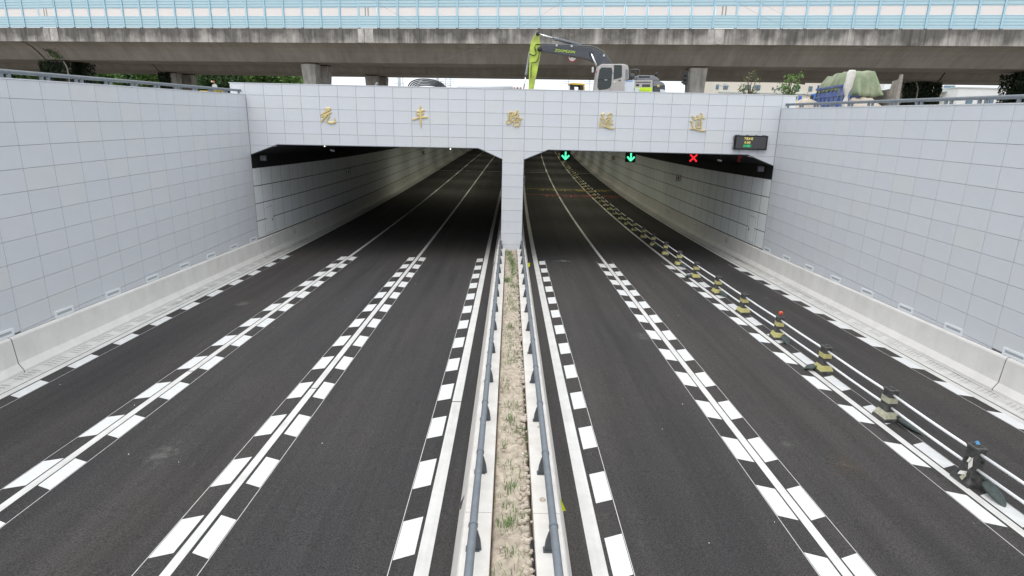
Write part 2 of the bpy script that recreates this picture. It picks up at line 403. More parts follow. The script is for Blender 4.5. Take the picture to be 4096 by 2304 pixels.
# painted lines: x centre, width
LINES = {'A0': (-12.27, .20), 'A1': (-8.68, .16), 'A2': (-5.04, .16), 'A3': (-1.335, .22), 'B0': (1.325, .24), 'B1': (5.06, .16), 'B2': (8.633, .16), 'B3': (12.19, .20)}
for k, (x, wd) in LINES.items():
    par = roads[-1 if x < 0 else 1]
    brk = {'A3': -15.2 - 2.35, 'A1': -15.9, 'A2': -16.9}.get(k)
    if brk:
        strip(x-wd/2, x+wd/2, .005, [y for y in YS if y < brk] + [brk-.02], 'lane_line', M['line'], par)
        strip(x-wd/2, x+wd/2, .005, [brk+.02] + [y for y in YS if y > brk], 'lane_line', M['line'], par)
    else: strip(x-wd/2, x+wd/2, .005, YS, 'lane_line', M['line'], par)
# speed-reduction blocks: (line, inner x, direction of the outer end, y of one inner far corner, slant of the outer end)
BL = .97
BLK = [(-12.12, 1, -16.71, -.13), (-8.79, -1, -6.91, -.13), (-8.57, 1, -6.91, -.13), (-5.18, -1, -22.31, -.13), (-4.90, 1, -22.30, -.13), (-1.50, -1, -16.40, -.15),
       (1.51, 1, -16.90, .13), (4.95, -1, -13.40, .13), (5.17, 1, -13.40, .13), (8.50, -1, -19.34, .13), (8.755, 1, -19.34, .13), (12.09, -1, -15.67, .13)]
PER = 1.948
for (xi, d, y0, sl_) in BLK:
    vs = [(0, 0), (d*.31, sl_), (d*.31, sl_-BL), (0, -BL)]
    m = MB(); m.add([(x, y, SLOPE*y) for x, y in vs], [(0, 1, 2, 3) if d < 0 else (3, 2, 1, 0)])
    me = m.mesh('speed_block', M['block']); par = roads[-1 if xi < 0 else 1]
    k = math.floor((1.35-y0)/PER)
    y = y0 + k*PER
    while y > -44:
        link('speed_block', me, par, (xi, y, zr(y)+.005)); y -= PER
    gl = MB(); x = xi + d*.325
    for a in range(-44, 1): gl.add([RP(x-.006, a, .0045), RP(x+.006, a, .0045), RP(x+.006, a+1, .0045), RP(x-.006, a+1, .0045)], [(0, 1, 2, 3)])
    gl.build('chalk_line', M['gutter'], par)
# flood warning lines and words across the right tunnel
for (y0, mt, sx) in ((42.6, M['roadyellow'], 3.1), (36.6, M['roadred'], 3.3)):
    m = MB(); m.quad(RP(1.5, y0, .008), RP(12.0, y0, .008), RP(12.0, y0+.3, .008), RP(1.5, y0+.3, .008)); m.build('warning_line', mt, roads[1])
    me = text_mesh('积水警戒', 1.0, 0, mt, 8.3)
    o = link('warning_lettering', me, roads[1], RP(sx, y0-1.75, .012)); o.scale = (1, 1.55, 1)
    o.rotation_euler.x = math.atan((zr(y0)-zr(y0-2))/2)
m = MB(); m.rings([[RP(x, y, .007) for x in (-13, 13)] for y in (66.0, 66.25)], closed=False); m.build('expansion_joint', M['gutter'], roads[1])
# stains lying on the asphalt, those at the barrier feet with painted contact shadow
def stain(x, y, rx, ry, material, par, rz=0.0, h=.0025):
    m = MB(); N = 8; ring = []
    vs = []; fs = []
    c, s_ = math.cos(rz), math.sin(rz)
    for j in range(N+1):
        for i in range(N+1):
            a, b = rx*(2*i/N-1), ry*(2*j/N-1); X, Y = x+a*c-b*s_, y+a*s_+b*c
            vs.append(RP(X, Y, h))
    for j in range(N):
        for i in range(N): fs.append((j*(N+1)+i, j*(N+1)+i+1, (j+1)*(N+1)+i+1, (j+1)*(N+1)+i))
    m.add(vs, fs); m.build('road_stain', material, par)
stain(2.75+.1, .9, .95, .45, M['oil'], roads[1], -.1)
stain(6.75, -20.3, .55, 1.5, M['mud'], roads[1], .25)
stain(6.0, -19.4, .8, .9, M['dust'], roads[1]); stain(4.4, -12, .8, 1.6, M['dust'], roads[1])
stain(-7.0, -20.3, .55, 1.5, M['dust'], roads[-1], -.3); stain(-10.2, -9, 1.2, 1.6, M['dust'], roads[-1]);
stain(10.8, -6.5, .7, .5, M['dust'], roads[1])
stain(12.80, 2.2, .10, 4.2, M['grime_shade'], roads[1], 0, .019); stain(12.78, -6, .07, 5, M['grime_shade'], roads[1], 0, .019); stain(12.8, -15, .05, 5, M['grime_shade'], roads[1], 0, .019)  # dark foot strips: grime plus contact shadow put into the colour
stain(-12.82, 1.2, .08, 3.0, M['grime_shade'], roads[-1], 0, .019); stain(-12.6, -8, .25, 7, M['dust'], roads[-1], 0, .019)
# loose white grit scattered on the carriageways
gr = MB(); rg = random.Random(3)
for _ in range(70):
    x = rg.choice((-1, 1))*rg.uniform(1.6, 11.8); y = rg.uniform(-24, 4); s = rg.uniform(.006, .014); p = RP(x, y, .004)
    gr.add([(p[0]-s, y-s, p[2]), (p[0]+s, y-s*.6, p[2]), (p[0]+s*.4, y+s, p[2]), (p[0], y, p[2]+s)], [(0, 1, 3), (1, 2, 3), (2, 0, 3)])
tag(gr.build('grit', M['white'], roads[1]), kind='stuff')

# ================================================================== TILE MAKERS
GAP = .0055
_tm = {}
def tile_mesh(w, h, d, material, key):
    k = (round(w, 3), round(h, 3), key)
    if k not in _tm:
        a, b, c = w/2-GAP, h/2-GAP, .004
        m = MB()       # faces -Y: bevelled front, sides going back
        m.add([(-a, c, -b), (a, c, -b), (a, c, b), (-a, c, b), (-a+c, 0, -b+c), (a-c, 0, -b+c), (a-c, 0, b-c), (-a+c, 0, b-c), (-a, d, -b), (a, d, -b), (a, d, b), (-a, d, b)],
              [(4,5,6,7),(0,1,5,4),(1,2,6,5),(2,3,7,6),(3,0,4,7),(8,9,1,0),(9,10,2,1),(10,11,3,2),(11,8,0,3)])
        _tm[k] = m.mesh('tile', material)
    return _tm[k]
def poly_mesh(pts, d, material):
    m = MB(); n = len(pts)
    m.add([(x, 0, z) for x, z in pts] + [(x, d, z) for x, z in pts], [tuple(range(n))] + [(i, n+i, n+(i+1) % n, (i+1) % n) for i in range(n)])
    return m.mesh('tile', material)

def cut_poly(a0, a1, z0, z1, lo, hi, brks=()):
    """rectangle a0..a1 x z0..z1 cut below by lo(a) and above by hi(a); counter-clockwise seen from the front"""
    xs = {a0, a1} | {b for b in brks if a0 < b < a1}
    xs = sorted(xs); fine = []
    for p, q in zip(xs, xs[1:]):
        fine.append(p)
        for fn, lim in ((lo, z0), (hi, z1)):
            f0, f1 = fn(p+1e-6)-lim, fn(q-1e-6)-lim
            if f0*f1 < 0: fine.append(p+(q-p)*f0/(f0-f1))
    fine.append(xs[-1]); fine = sorted(fine)
    bot = [(x, max(z0, lo(min(max(x, a0+1e-6), a1-1e-6)))) for x in fine]; top = [(x, min(z1, hi(min(max(x, a0+1e-6), a1-1e-6)))) for x in fine]
    if max(t[1]-b[1] for t, b in zip(top, bot)) < .03: return None
    bot = [(x, min(z, t[1])) for (x, z), t in zip(bot, top)]
    pts = bot + top[::-1]; out = []
    for p in pts:
        if not out or (abs(p[0]-out[-1][0]) + abs(p[1]-out[-1][1])) > 1e-4: out.append(p)
    if abs(out[0][0]-out[-1][0]) + abs(out[0][1]-out[-1][1]) < 1e-4: out.pop()
    return out if len(out) > 2 else None

ROW = [8.157 - .598*k for k in range(0, 16)]
# ================================================================== THE PORTAL
portal = thing('tunnel_portal', 'pale grey tiled tunnel portal with two openings and gold characters', 'tunnel portal', (0, 0, 0))
PT = 8.69
out = [(-13.86, 8.02), (-13.14, 8.02), (-13.14, 5.30), (-11.77, 5.83), (-1.75, 5.86), (-.5425, 5.35), (-.5425, -.4), (.5425, -.4), (.5425, 5.35), (1.75, 5.86), (11.75, 5.83), (13.14, 5.31), (13.14, 8.02), (13.80, 8.02), (13.80, PT-.01), (-13.86, PT-.01)]
m = MB(); m.prism([(x, .03, z) for x, z in out][::-1], (0, .75, 0)); m.build('portal_core', M['joint'], portal)
def prof(x):
    a = abs(x)
    if a < .5424: return -9
    if a < 1.75: return 5.35 + (a-.5425)/(1.75-.5425)*.51
    if a < 11.76: return 5.86 - .003*(a-1.75)
    return 5.83 - (a-11.76)/1.38*.53
cols = [.5425 + .9*k for k in range(15)]
edges = [-13.86] + [-c for c in cols[::-1]] + cols + [13.80]
rows = [(ROW[0], PT)] + [(ROW[k+1], ROW[k]) for k in range(14)]
for i in range(len(edges)-1):
    a0, a1 = edges[i], edges[i+1]; mid = (a0+a1)/2
    for j, (z0, z1) in enumerate(rows):
        if abs(mid) > 13.14:
            if j > 0: continue
            z0 = 8.03 if j == 0 else z0
        if abs(mid) > .5425 and z1 < 5.32: continue
        if abs(mid) < .5 and z1 < .2: continue
        lo = prof(a0+.01), prof(a1-.01)
        if z0 > max(lo[0], lo[1], prof(mid)) - .001 and abs(mid) <= 13.14:
            o = link('tile', tile_mesh(a1-a0, z1-z0, .03, M['tile'], 'p'), portal, (mid, 0, (z0+z1)/2))
        else:
            p = cut_poly(a0+GAP, a1-GAP, z0+GAP, z1-GAP, (lambda x: prof(x)) if abs(mid) <= 13.14 else (lambda x: -9), lambda x: 99, (-11.76, -1.75, 1.75, 11.76))
            if p: link('tile', poly_mesh([(x-mid, z) for x, z in p], .03, M['tile']), portal, (mid, 0, 0))
for s in (-1, 1):
    m = MB(); pts = [(s*x, -.012, z) for x, z in ((.5425, 5.34), (1.75, 5.85), (11.76, 5.82), (13.13, 5.30))]
    m.tube(pts, .022, 6); m.build('edge_trim', M['steel_dark'], portal)
m = MB(); m.box(-13.9, 13.84, -.015, .8, PT, PT+.035); m.build('coping', M['tile'], portal)
for s in (-1, 1):
    m = MB(); x0, x1 = sorted((s*13.115, s*13.139)); m.box(x0, x1, -.014, -.001, 5.32, 8.04); m.build('corner_seal', M['joint'], portal)

# gold characters, brushed strokes (x, y, width) on a 1/12 px grid
CH = {
 (1240, 400): [[(700,420,40),(790,440,90),(900,425,110),(960,405,90),(1010,430,40)], [(985,440,100),(860,510,120),(760,575,95),(640,645,65),(510,715,20)], [(520,750,30),(600,790,120),(720,750,140),(850,670,115),(940,625,90),(1040,615,35)],
   [(800,740,110),(700,860,80),(620,950,80),(560,1020,95),(540,1080,40)], [(900,735,50),(905,790,110),(860,880,80),(820,970,70),(835,1045,85),(900,1095,100),(1000,1110,100),(1120,1105,100),(1200,1075,110),(1270,1060,30)], [(1225,1070,90),(1200,960,50),(1185,850,12)]],
 (1620, 400): [[(740,285,50),(750,350,100),(745,430,75),(740,520,80)], [(520,550,10),(620,560,90),(720,560,130),(840,510,140),(940,490,30)], [(540,700,40),(620,710,100),(720,690,120),(830,660,90),(915,645,30)],
   [(740,600,60),(745,720,130),(750,820,140),(765,950,90),(775,1100,80),(775,1330,15)], [(345,945,50),(430,940,90),(560,890,80),(680,840,80),(820,845,90),(950,825,100),(1050,825,100),(1105,840,50)]],
 (1990, 420): [[(485,385,15),(520,440,70),(530,540,50),(540,630,30)], [(560,390,25),(620,350,80),(690,330,90),(755,365,75),(735,450,95),(650,560,60),(545,640,40)], [(545,550,20),(620,520,40),(670,430,40)], [(540,640,30),(490,730,60),(460,800,70),(440,870,60)],
   [(450,890,80),(530,900,90),(620,860,70),(690,800,40)], [(600,790,40),(600,700,80),(680,610,60),(760,585,70),(870,595,60)], [(960,250,100),(930,340,100),(860,440,90),(800,470,70),(730,530,20)], [(950,400,60),(1010,430,80),(970,520,80),(900,600,50),(800,730,60),(700,800,50)],
   [(650,720,20),(700,790,40)], [(930,610,50),(1050,625,60),(1150,650,70),(1195,680,40),(1100,690,45),(1000,700,30),(870,715,10)], [(780,770,40),(800,850,80),(800,950,70),(830,1060,40)], [(780,810,50),(880,800,70),(1000,765,80),(1085,805,75),(1060,880,90),(1010,960,70),(1020,1050,40)], [(830,1010,90),(920,1000,80),(1020,1000,70)]],
 (2360, 420): [[(515,470,30),(600,450,110),(670,430,110),(710,450,50)], [(640,480,90),(640,580,60),(620,680,60),(600,770,35),(560,900,60),(510,1000,70),(490,1140,20)], [(520,575,30),(510,680,50),(480,800,40),(465,930,50),(480,1050,70),(495,1140,20)], [(540,630,20),(600,690,60),(680,680,50),(740,710,80)],
   [(890,420,20),(860,490,60),(850,540,30)], [(870,500,30),(950,420,40),(1010,385,45),(1075,430,55),(1000,520,50),(900,590,60),(770,640,40)], [(1000,570,80),(930,650,80),(850,740,70),(740,810,50)], [(930,690,30),(960,760,60),(960,850,60)], [(870,790,40),(800,860,60),(740,920,30)], [(870,870,40),(830,950,50),(790,1010,30)],
   [(1080,690,50),(1050,770,60),(990,860,40)], [(920,870,30),(1000,880,60),(1090,905,75),(1100,960,30)], [(970,880,50),(950,980,60),(900,1060,70),(800,1030,30)], [(660,810,20),(690,870,60),(690,950,40),(700,1010,40)], [(620,1010,60),(700,1040,80),(800,1070,60),(900,1110,70),(1020,1130,80),(1120,1130,80),(1190,1110,30)]],
 (2710, 430): [[(690,410,20),(750,450,60),(825,490,60),(760,510,40),(690,555,10)], [(920,370,15),(960,440,60),(1000,510,55)], [(1050,330,10),(1000,400,40),(965,430,40)], [(1120,270,30),(1195,325,60),(1195,385,80),(1110,450,60),(1040,520,60),(1000,540,50)], [(770,600,30),(870,580,70),(1000,540,60),(1130,510,60),(1250,510,60),(1320,530,50)],
   [(1070,570,40),(1030,620,40),(940,670,40)], [(910,670,40),(905,780,50),(895,900,60),(910,1010,30)], [(1100,600,20),(1165,660,60),(1160,780,60),(1150,900,60),(1130,1000,70),(1110,1070,20)], [(950,760,30),(1030,740,40),(1110,725,30)], [(940,850,20),(1010,840,40),(1090,830,30)], [(920,990,50),(1020,965,50),(1110,980,40)],
   [(590,640,30),(660,680,70),(745,710,60),(710,770,80),(690,850,50),(740,930,60),(770,990,40)], [(620,1020,60),(700,1030,90),(760,1020,60)], [(740,1020,40),(880,1050,50),(1000,1090,70),(1130,1120,80),(1250,1120,90),(1390,1110,20)]]}
CHL = ['leftmost gold brush character', 'second gold brush character from the left', 'gold brush character above the middle pier', 'fourth gold brush character from the left', 'rightmost gold brush character']
for ci, ((ox, oy), strokes) in enumerate(CH.items()):
    m = MB()
    for si, st in enumerate(strokes):
        pts = []
        for a, b in zip(st, st[1:]):
            for t in (0, .25, .5, .75): pts.append(tuple(a[k]+(b[k]-a[k])*t for k in range(3)))
        pts.append(st[-1]); P = []
        for it in range(2):
            pts = [pts[0]] + [tuple((pts[i-1][k]+2*pts[i][k]+pts[i+1][k])/4 for k in range(3)) for i in range(1, len(pts)-1)] + [pts[-1]]
        rs = []
        for i, (x, y, wd) in enumerate(pts):
            c = onY(ox+x/12.075, oy+y/12.075, -.02)
            n0, n1 = pts[max(i-1, 0)], pts[min(i+1, len(pts)-1)]
            q0, q1 = onY(ox+n0[0]/12.075, oy+n0[1]/12.075, -.02), onY(ox+n1[0]/12.075, oy+n1[1]/12.075, -.02)
            t = (q1-q0); t.normalize(); nn = Vector((-t.z, 0, t.x)); hw = max(wd, 8)/12.075/78/2
            r = min(.05, .022+hw*.55)
            rs.append([Vector((c.x, .0, c.z))+nn*hw, Vector((c.x, -.03-.0012*si, c.z))+nn*hw, Vector((c.x, -.048-.0012*si, c.z))+nn*hw*.62, Vector((c.x, -.048-.0012*si, c.z))-nn*hw*.62, Vector((c.x, -.03-.0012*si, c.z))-nn*hw, Vector((c.x, .0, c.z))-nn*hw])
        m.rings(rs)
    o = m.build('sign_character', M['gold'], portal); o['label'] = CHL[ci]

# ================================================================== SIDE WALLS OF THE CUTTING
def btop(y): return zr(y) + .985                       # top of the concrete barrier
def side_wall(s, first, tops, name_label):
    wt = thing('retaining_wall', name_label, 'wall', (s*WX, 0, 0))
    top = lambda y: tops[0] + tops[1]*max(y, -22)
    ys = [YB, -22, -.005]
    core = MB()
    core.rings([[(s*(WX+.03), y, zr(y)-.5), (s*(WX+.03), y, top(y)-.005), (s*(WX+.75), y, top(y)-.005), (s*(WX+.75), y, zr(y)-.5)][::s] for y in ys])
    core.build('wall_core', M['joint'], wt)
    joints = [0.0, -first]
    while joints[-1] > -46: joints.append(joints[-1]-1.142)
    rws = [(ROW[0], 9)] + [(ROW[k+1], ROW[k]) for k in range(13)]
    far = MB()
    for i in range(len(joints)-1):
        y1, y0 = joints[i], joints[i+1]; mid = (y0+y1)/2
        for (z0, z1) in rws:
            if z1 < btop(y0)+.02 or z0 > top(mid)-.03: continue
            whole = z0 > btop(y0) and z1 < min(top(y0), top(y1))
            # local frame: the tile faces the road; local x runs along the wall
            if mid > -17.5 and whole:
                o = link('tile', tile_mesh(y1-y0, z1-z0, .03, M['tile'], 'p'), wt, (s*WX, mid, (z0+z1)/2)); o.rotation_euler.z = -s*PI/2*1.0
            else:
                f = (lambda x: btop(x)+.004) ; h = lambda x: top(x)-.004
                p = cut_poly(y0+GAP, y1-GAP, z0+GAP, z1-GAP, f, h)
                if not p: continue
                if mid > -17.5:
                    # s=+1: the face looks to -X, local x -> -y ; s=-1: looks to +X, local x -> +y
                    pp = [(-s*(y-mid), z) for y, z in p]
                    if s > 0: pp = pp[::-1]
                    o = link('tile', poly_mesh(pp, .03, M['tile']), wt, (s*WX, mid, 0)); o.rotation_euler.z = -s*PI/2
                else:
                    q = [(s*WX, y, z) for y, z in p]; far.prism(q if s < 0 else q[::-1], (s*.03, 0, 0))
    tag(far.build('tile_field', M['tile'], wt), kind='stuff')
    cp = MB(); cp.rings([[(s*(WX-.012), y, top(y)), (s*(WX-.012), y, top(y)+.035), (s*(WX+.76), y, top(y)+.035), (s*(WX+.76), y, top(y))][::s] for y in ys]); cp.build('coping', M['tile'], wt)
    # handrail
    hr = thing('handrail', 'grey steel handrail on top of the %s retaining wall' % ('left' if s < 0 else 'right'), 'railing', (s*13.35, 0, top(0)))
    zt = lambda y: top(y)+.20
    t = MB(); t.tube([(s*13.35, y, zt(y)) for y in (-45, -22, -.12)], .056, 12); t.build('rail_tube', M['steel'], hr, True)
    c = MB(); c.sphere((s*13.35, -.10, zt(-.1)), .072, 10, 6); c.build('end_cap', M['steel'], hr, True)
    pm = MB().box(-.03, .03, -.045, .045, 0, .19).mesh('rail_post', M['steel'])
    y = -.25; first_one = True
    while y > -30:
        for dy in ((0,) if first_one else (-.125, .125)): link('rail_post', pm, hr, (s*13.35, y+dy, top(y)+.03))
        first_one = False; y -= 1.415
    return wt
side_wall(-1, .942, (8.155, .0085), 'left pale tiled retaining wall beside the road')
side_wall(1, .76, (8.07, .0060), 'right pale tiled retaining wall beside the road')

# ------------------------------------------------------------------ concrete barriers at the foot of the walls
PROF = [(12.87, .0), (12.87, .085), (12.985, .27), (13.035, .925), (13.06, .965), (13.125, .985), (13.125, 0)]
def barrier(s):
    b = thing('concrete_barrier', 'long concrete safety barrier at the foot of the %s wall' % ('left' if s < 0 else 'right'), 'barrier', (s*13, 0, 0))
    cuts = [YB, -48, -32, -16.25, 0, 20, 40, 60, 80, 100, 125, YT]
    for a, c in zip(cuts, cuts[1:]):
        n = max(2, int((c-a)/4)); ys = [a+.016+(c-a-.032)*i/n for i in range(n+1)]
        m = MB(); m.rings([[RP(s*x, y, h) for x, h in PROF][::s] for y in ys]); m.build('barrier_segment', M['barrier'], b)
    for a in (0, -16.25, -32):
        m = MB(); m.rings([[RP(s*(x+.012), y, max(h-.012, 0)) for x, h in PROF][::s] for y in (a-.018, a+.018)]); m.build('joint_filler', M['dark'], b)
    for i, yy in enumerate((1.4, 8.5, 16, 24, 32)):                       # small reflectors on the barrier inside the tunnel
        p = RP(s*13.0, yy, .62); m = MB(); m.add([(p[0], p[1]-.06, p[2]+.05), (p[0], p[1]-.06, p[2]-.07), (p[0]-s*.05, p[1]-.05, p[2]-.01), (p[0], p[1]+.06, p[2])], [(0, 1, 2), (0, 2, 3), (1, 3, 2), (0, 3, 1)]); m.build('reflector', M['white'], b)
    for yy, mt in ((5.0, M['ledge']), (11.5, M['lampwhite']), (19, M['ledge'])):
        p = RP(s*13.012, yy, .66); m = MB(); m.box(p[0]-.012, p[0]+.012, yy-.17, yy+.17, p[2]-.15, p[2]+.15); o = m.build('wall_plate', mt, b)
        if mt is M['lampwhite']:
            q = MB()
            for dz in (-.05, .03): q.box(p[0]-.016, p[0]+.016, yy-.09, yy+.09, p[2]+dz, p[2]+dz+.04)
            q.build('plate_slot', M['dark'], o)
    return b
for s in (-1, 1): barrier(s)
# grime and painted contact shadow along the barrier foot on the right
mg = MB()
# low wall lights standing on the barrier
def lamp_set(s, y0, n):
    fr = MB()
    fr.box(-.375, .375, -.03, 0, 0, .205); 
    for k in range(n):
        y = y0 - 2.25*k; z = btop(y)+.008
        side = 'left' if s < 0 else 'right'
        lab = 'white slotted wall light on the %s barrier, %s from the portal' % (side, ordinal(k))
        t = thing('wall_light', lab, 'wall light', (s*WX, y, z), 'wall lights along the barriers')
        sl = SLOPE
        def vv(a, b, c): return (s*(WX-c), y+a, z+b+sl*a)
        m = MB()
        x0, x1, h = -.375, .375, .2
        for (a0, a1, b0, b1) in ((x0, x1, 0, .062), (x0, x1, .142, h), (x0, x0+.07, .062, .142), (x1-.07, x1, .062, .142)):
            P = [vv(a0, b0, .03), vv(a1, b0, .03), vv(a1, b1, .03), vv(a0, b1, .03)]
            m.prism(P if s > 0 else P[::-1], (s*.028, 0, 0))
        m.build('frame', M['lampwhite'], t)
        P = [vv(x0+.07, .062, .012), vv(x1-.07, .062, .012), vv(x1-.07, .142, .012), vv(x0+.07, .142, .012)]
        m = MB(); m.prism(P if s > 0 else P[::-1], (s*.01, 0, 0)); m.build('lens', M['lamplens'], t)
lamp_set(-1, -.66, 11); lamp_set(1, -.61, 11)

# ================================================================== THE TWO TUNNELS
def panel_h(): return (1.01, 1.92, 2.82, 3.72, 4.63)
for s in (-1, 1):
    sd_ = 'left' if s < 0 else 'right'
    tun = thing('tunnel_bore', 'dark %s tunnel bore with black ceiling and pale wall panels' % sd_, 'tunnel', (s*6.8, .78, 0))
    ys = [.012] + [3.0*i for i in range(1, 51)]
    li = MB()
    sec = [(13.17, -.3), (13.17, 5.285), (11.76, 5.812), (1.75, 5.842), (.553, 5.335), (.553, -.3)]
    li.rings([[RP(s*x, y, h if h < 0 else h) for x, h in sec][::-s] for y in ys], closed=False)
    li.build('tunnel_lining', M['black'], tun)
    # unseen cap added deep in the bore to keep sky light out
    e = MB(); e.prism([RP(s*x, YT-.1, h) for x, h in sec], (0, .3, 0)); e.build('unseen_end_cap', M['black'], tun)
    jt = MB(); jt.rings([[RP(s*13.147, y, .9), RP(s*13.147, y, 4.64)][::-s] for y in [.013]+ys[1:]], closed=False); jt.build('panel_backing', M['dark'], tun)
    ph = panel_h(); pw = 1.4; jn = [.012, 1.05]
    while jn[-1] < 140: jn.append(jn[-1]+pw)
    far = MB()
    for i in range(len(jn)-1):
        y0, y1 = jn[i], jn[i+1]
        for k in range(4):
            a = [RP(s*WX, y0+.02, ph[k]+.02), RP(s*WX, y1-.02, ph[k]+.02), RP(s*WX, y1-.02, ph[k+1]-.02), RP(s*WX, y0+.02, ph[k+1]-.02)]
            if s < 0: a = a[::-1]
            if y0 < 48:
                m = MB(); m.prism(a[::-1], (s*.006, 0, 0)); m.build('wall_panel', M['panel'], tun)
            else: far.prism(a[::-1], (s*.02, 0, 0))
    tag(far.build('panel_field', M['panel'], tun), kind='stuff')
    # service door in the first panels
    d = MB(); p0, p1 = RP(s*(WX-.012), 1.36, 1.10), RP(s*(WX-.012), 2.14, 2.46)
    d.box(min(p0[0], p0[0]+s*.012), max(p0[0], p0[0]+s*.012), 1.36, 2.14, 1.08, 2.44); dd = d.build('service_door', M['panel'], tun, bevel=.006)
    fm = MB(); fm.box(min(p0[0]+s*.004, p0[0]+s*.011), max(p0[0]+s*.004, p0[0]+s*.011), 1.325, 2.175, 1.05, 2.475); fm.build('door_frame', M['ledge'], dd)
    h = MB(); h.box(min(p0[0]-s*.03, p0[0]), max(p0[0]-s*.03, p0[0]), 2.04, 2.09, 1.65, 1.78); h.build('door_handle', M['steel_dark'], dd)
    # middle wall foot
    mb = thing('concrete_barrier', 'concrete barrier along the middle wall inside the %s tunnel' % sd_, 'barrier', (s*.8, 0, 0))
    ysb = [.03] + [3.0*i for i in range(1, 51)]
    m = MB(); m.rings([[RP(s*x, y, hh) for x, hh in ((.55, 0), (.55, .9), (.70, .9), (.74, .27), (.90, .08), (.90, 0))][::-s] for y in ysb]); m.build('barrier_body', M['barrier'], mb)
    # pale panels on the middle wall
    m = MB(); m.rings([[RP(s*.560, y, .92), RP(s*.560, y, 4.63)][::s] for y in [.8]+ys[1:]], closed=False); m.build('middle_wall_panels', M['panel'], tun)

# ------------------------------------------------------------------ lamps in the tunnels
def tunnel_lamp(s, x, y, power, lab):
    p = RP(s*x, y, 5.80)
    t = thing('tunnel_lamp', lab, 'lamp', p, 'lamps under the tunnel ceilings')
    m = MB(); m.box(p[0]-.14, p[0]+.14, y-.5, y+.5, p[2]-.10, p[2]+.02); m.build('lamp_housing', M['midgrey'], t, bevel=.02)
    m = MB(); m.box(p[0]-.11, p[0]+.11, y-.46, y+.46, p[2]-.112, p[2]-.101); m.build('diffuser', M['lampglow'], t)
    ld = bpy.data.lights.new('lamp_light', 'AREA'); ld.energy = power*(.23 if s < 0 else .45); ld.shape = 'RECTANGLE'; ld.size = .4; ld.size_y = 1.2; ld.color = (1, .99, .78)
    lo = bpy.data.objects.new('lamp_light', ld); COL.objects.link(lo); lo.parent = t; lo.location = (0, 0, -.16)
for s, lst in ((-1, [(38, 330), (50, 330), (62, 300), (76, 260), (90, 240), (105, 220), (122, 200)]), (1, [(14, 110), (24, 150), (34, 170), (44, 180), (56, 190), (70, 200), (85, 200), (102, 200), (122, 200)])):
    for i, (y, pw_) in enumerate(lst):
        tunnel_lamp(s, 6.6, y, pw_, 'ceiling lamp of the %s tunnel, %s from the portal' % ('left' if s < 0 else 'right', ordinal(i)))

# ================================================================== THE MEDIAN
for s in (-1, 1):
    sd_ = 'left' if s < 0 else 'right'
    b = thing('median_barrier', 'pale concrete median barrier on the %s of the soil strip' % sd_, 'barrier', (s*.6, -20, 0))
    pr = [(.90, 0), (.89, .06), (.735, .76), (.71, .80), (.315, .80), (.31, .79), (.31, 0)]
    cuts = [YB, -42.6, -33, -23.25, -13.5, -5.6, .02]
    for a, c in zip(cuts, cuts[1:]):
        n = max(2, int((c-a)/3)); ys = [a+.006+(c-a-.012)*i/n for i in range(n+1)]
        m = MB(); m.rings([[RP(s*x, y, h) for x, h in pr][::-s] for y in ys]); m.build('barrier_segment', M['median'], b)
    for yy in (-23.0, 0.0+.6):
        pass
    p = RP(s*.83, -22.35, .36); m = MB(); m.add([(p[0]+s*.02, p[1]-.02, p[2]-.12), (p[0]+s*.02, p[1]+.14, p[2]-.12), (p[0]-s*.035, p[1]+.16, p[2]+.10), (p[0]-s*.035, p[1]+.02, p[2]+.14), (p[0]+s*.075, p[1]-.03, p[2]-.09)], [(0, 1, 2, 3) if s < 0 else (3, 2, 1, 0), (0, 3, 4), (4, 3, 0)])
    m.build('reflector', M['reflyellow'] if s > 0 else M['midgrey'], b)
    p = RP(s*.83, -2.3, .36); m = MB(); m.box(p[0]-.05, p[0]+.09, p[1], p[1]+.03, p[2]-.07, p[2]+.12); m.build('reflector', M['reflyellow'] if s > 0 else M['midgrey'], b)
    r = thing('guard_rail', 'grey tubular guard rail on the %s median barrier' % sd_, 'guard rail', (s*.55, -20, .8))
    xr, hr_ = .545, 1.18
    ys = [-46, -40, -30, -20, -10, -.35]
    t = MB(); t.tube([RP(s*xr, y, hr_) for y in ys], .056, 14); t.build('rail_tube', M['steel'], r, True)
    pm = MB()                                               # curved web bracket, foot plate, clamp ring
    arc = [(.0, .0), (-.015, .12), (-.05, .24), (-.045, .30), (.045, .30)]
    poly = [(.085, 0), (.10, 0), (.085, .14), (.05, .27), (.015, .35), (-.035, .36), (-.045, .30), (-.035, .12), (-.03, 0)]
    pm.prism([(s*(-x), -.028, z) for x, z in poly], (0, .056, 0))
    pm.box(-.115, .075, -.06, .06, 0, .012)
    pmesh = pm.mesh('rail_bracket', M['steel_dark'])
    cl = MB(); cl.tube([(0, -.025, SLOPE*-.025), (0, .025, SLOPE*.025)], .066, 14); cm = cl.mesh('clamp_ring', M['steel'])
    y = -44.0
    while y < -.2:
        link('rail_bracket', pmesh, r, RP(s*.53, y, .802)); link('clamp_ring', cm, r, RP(s*xr, y, hr_)); y += 1.99
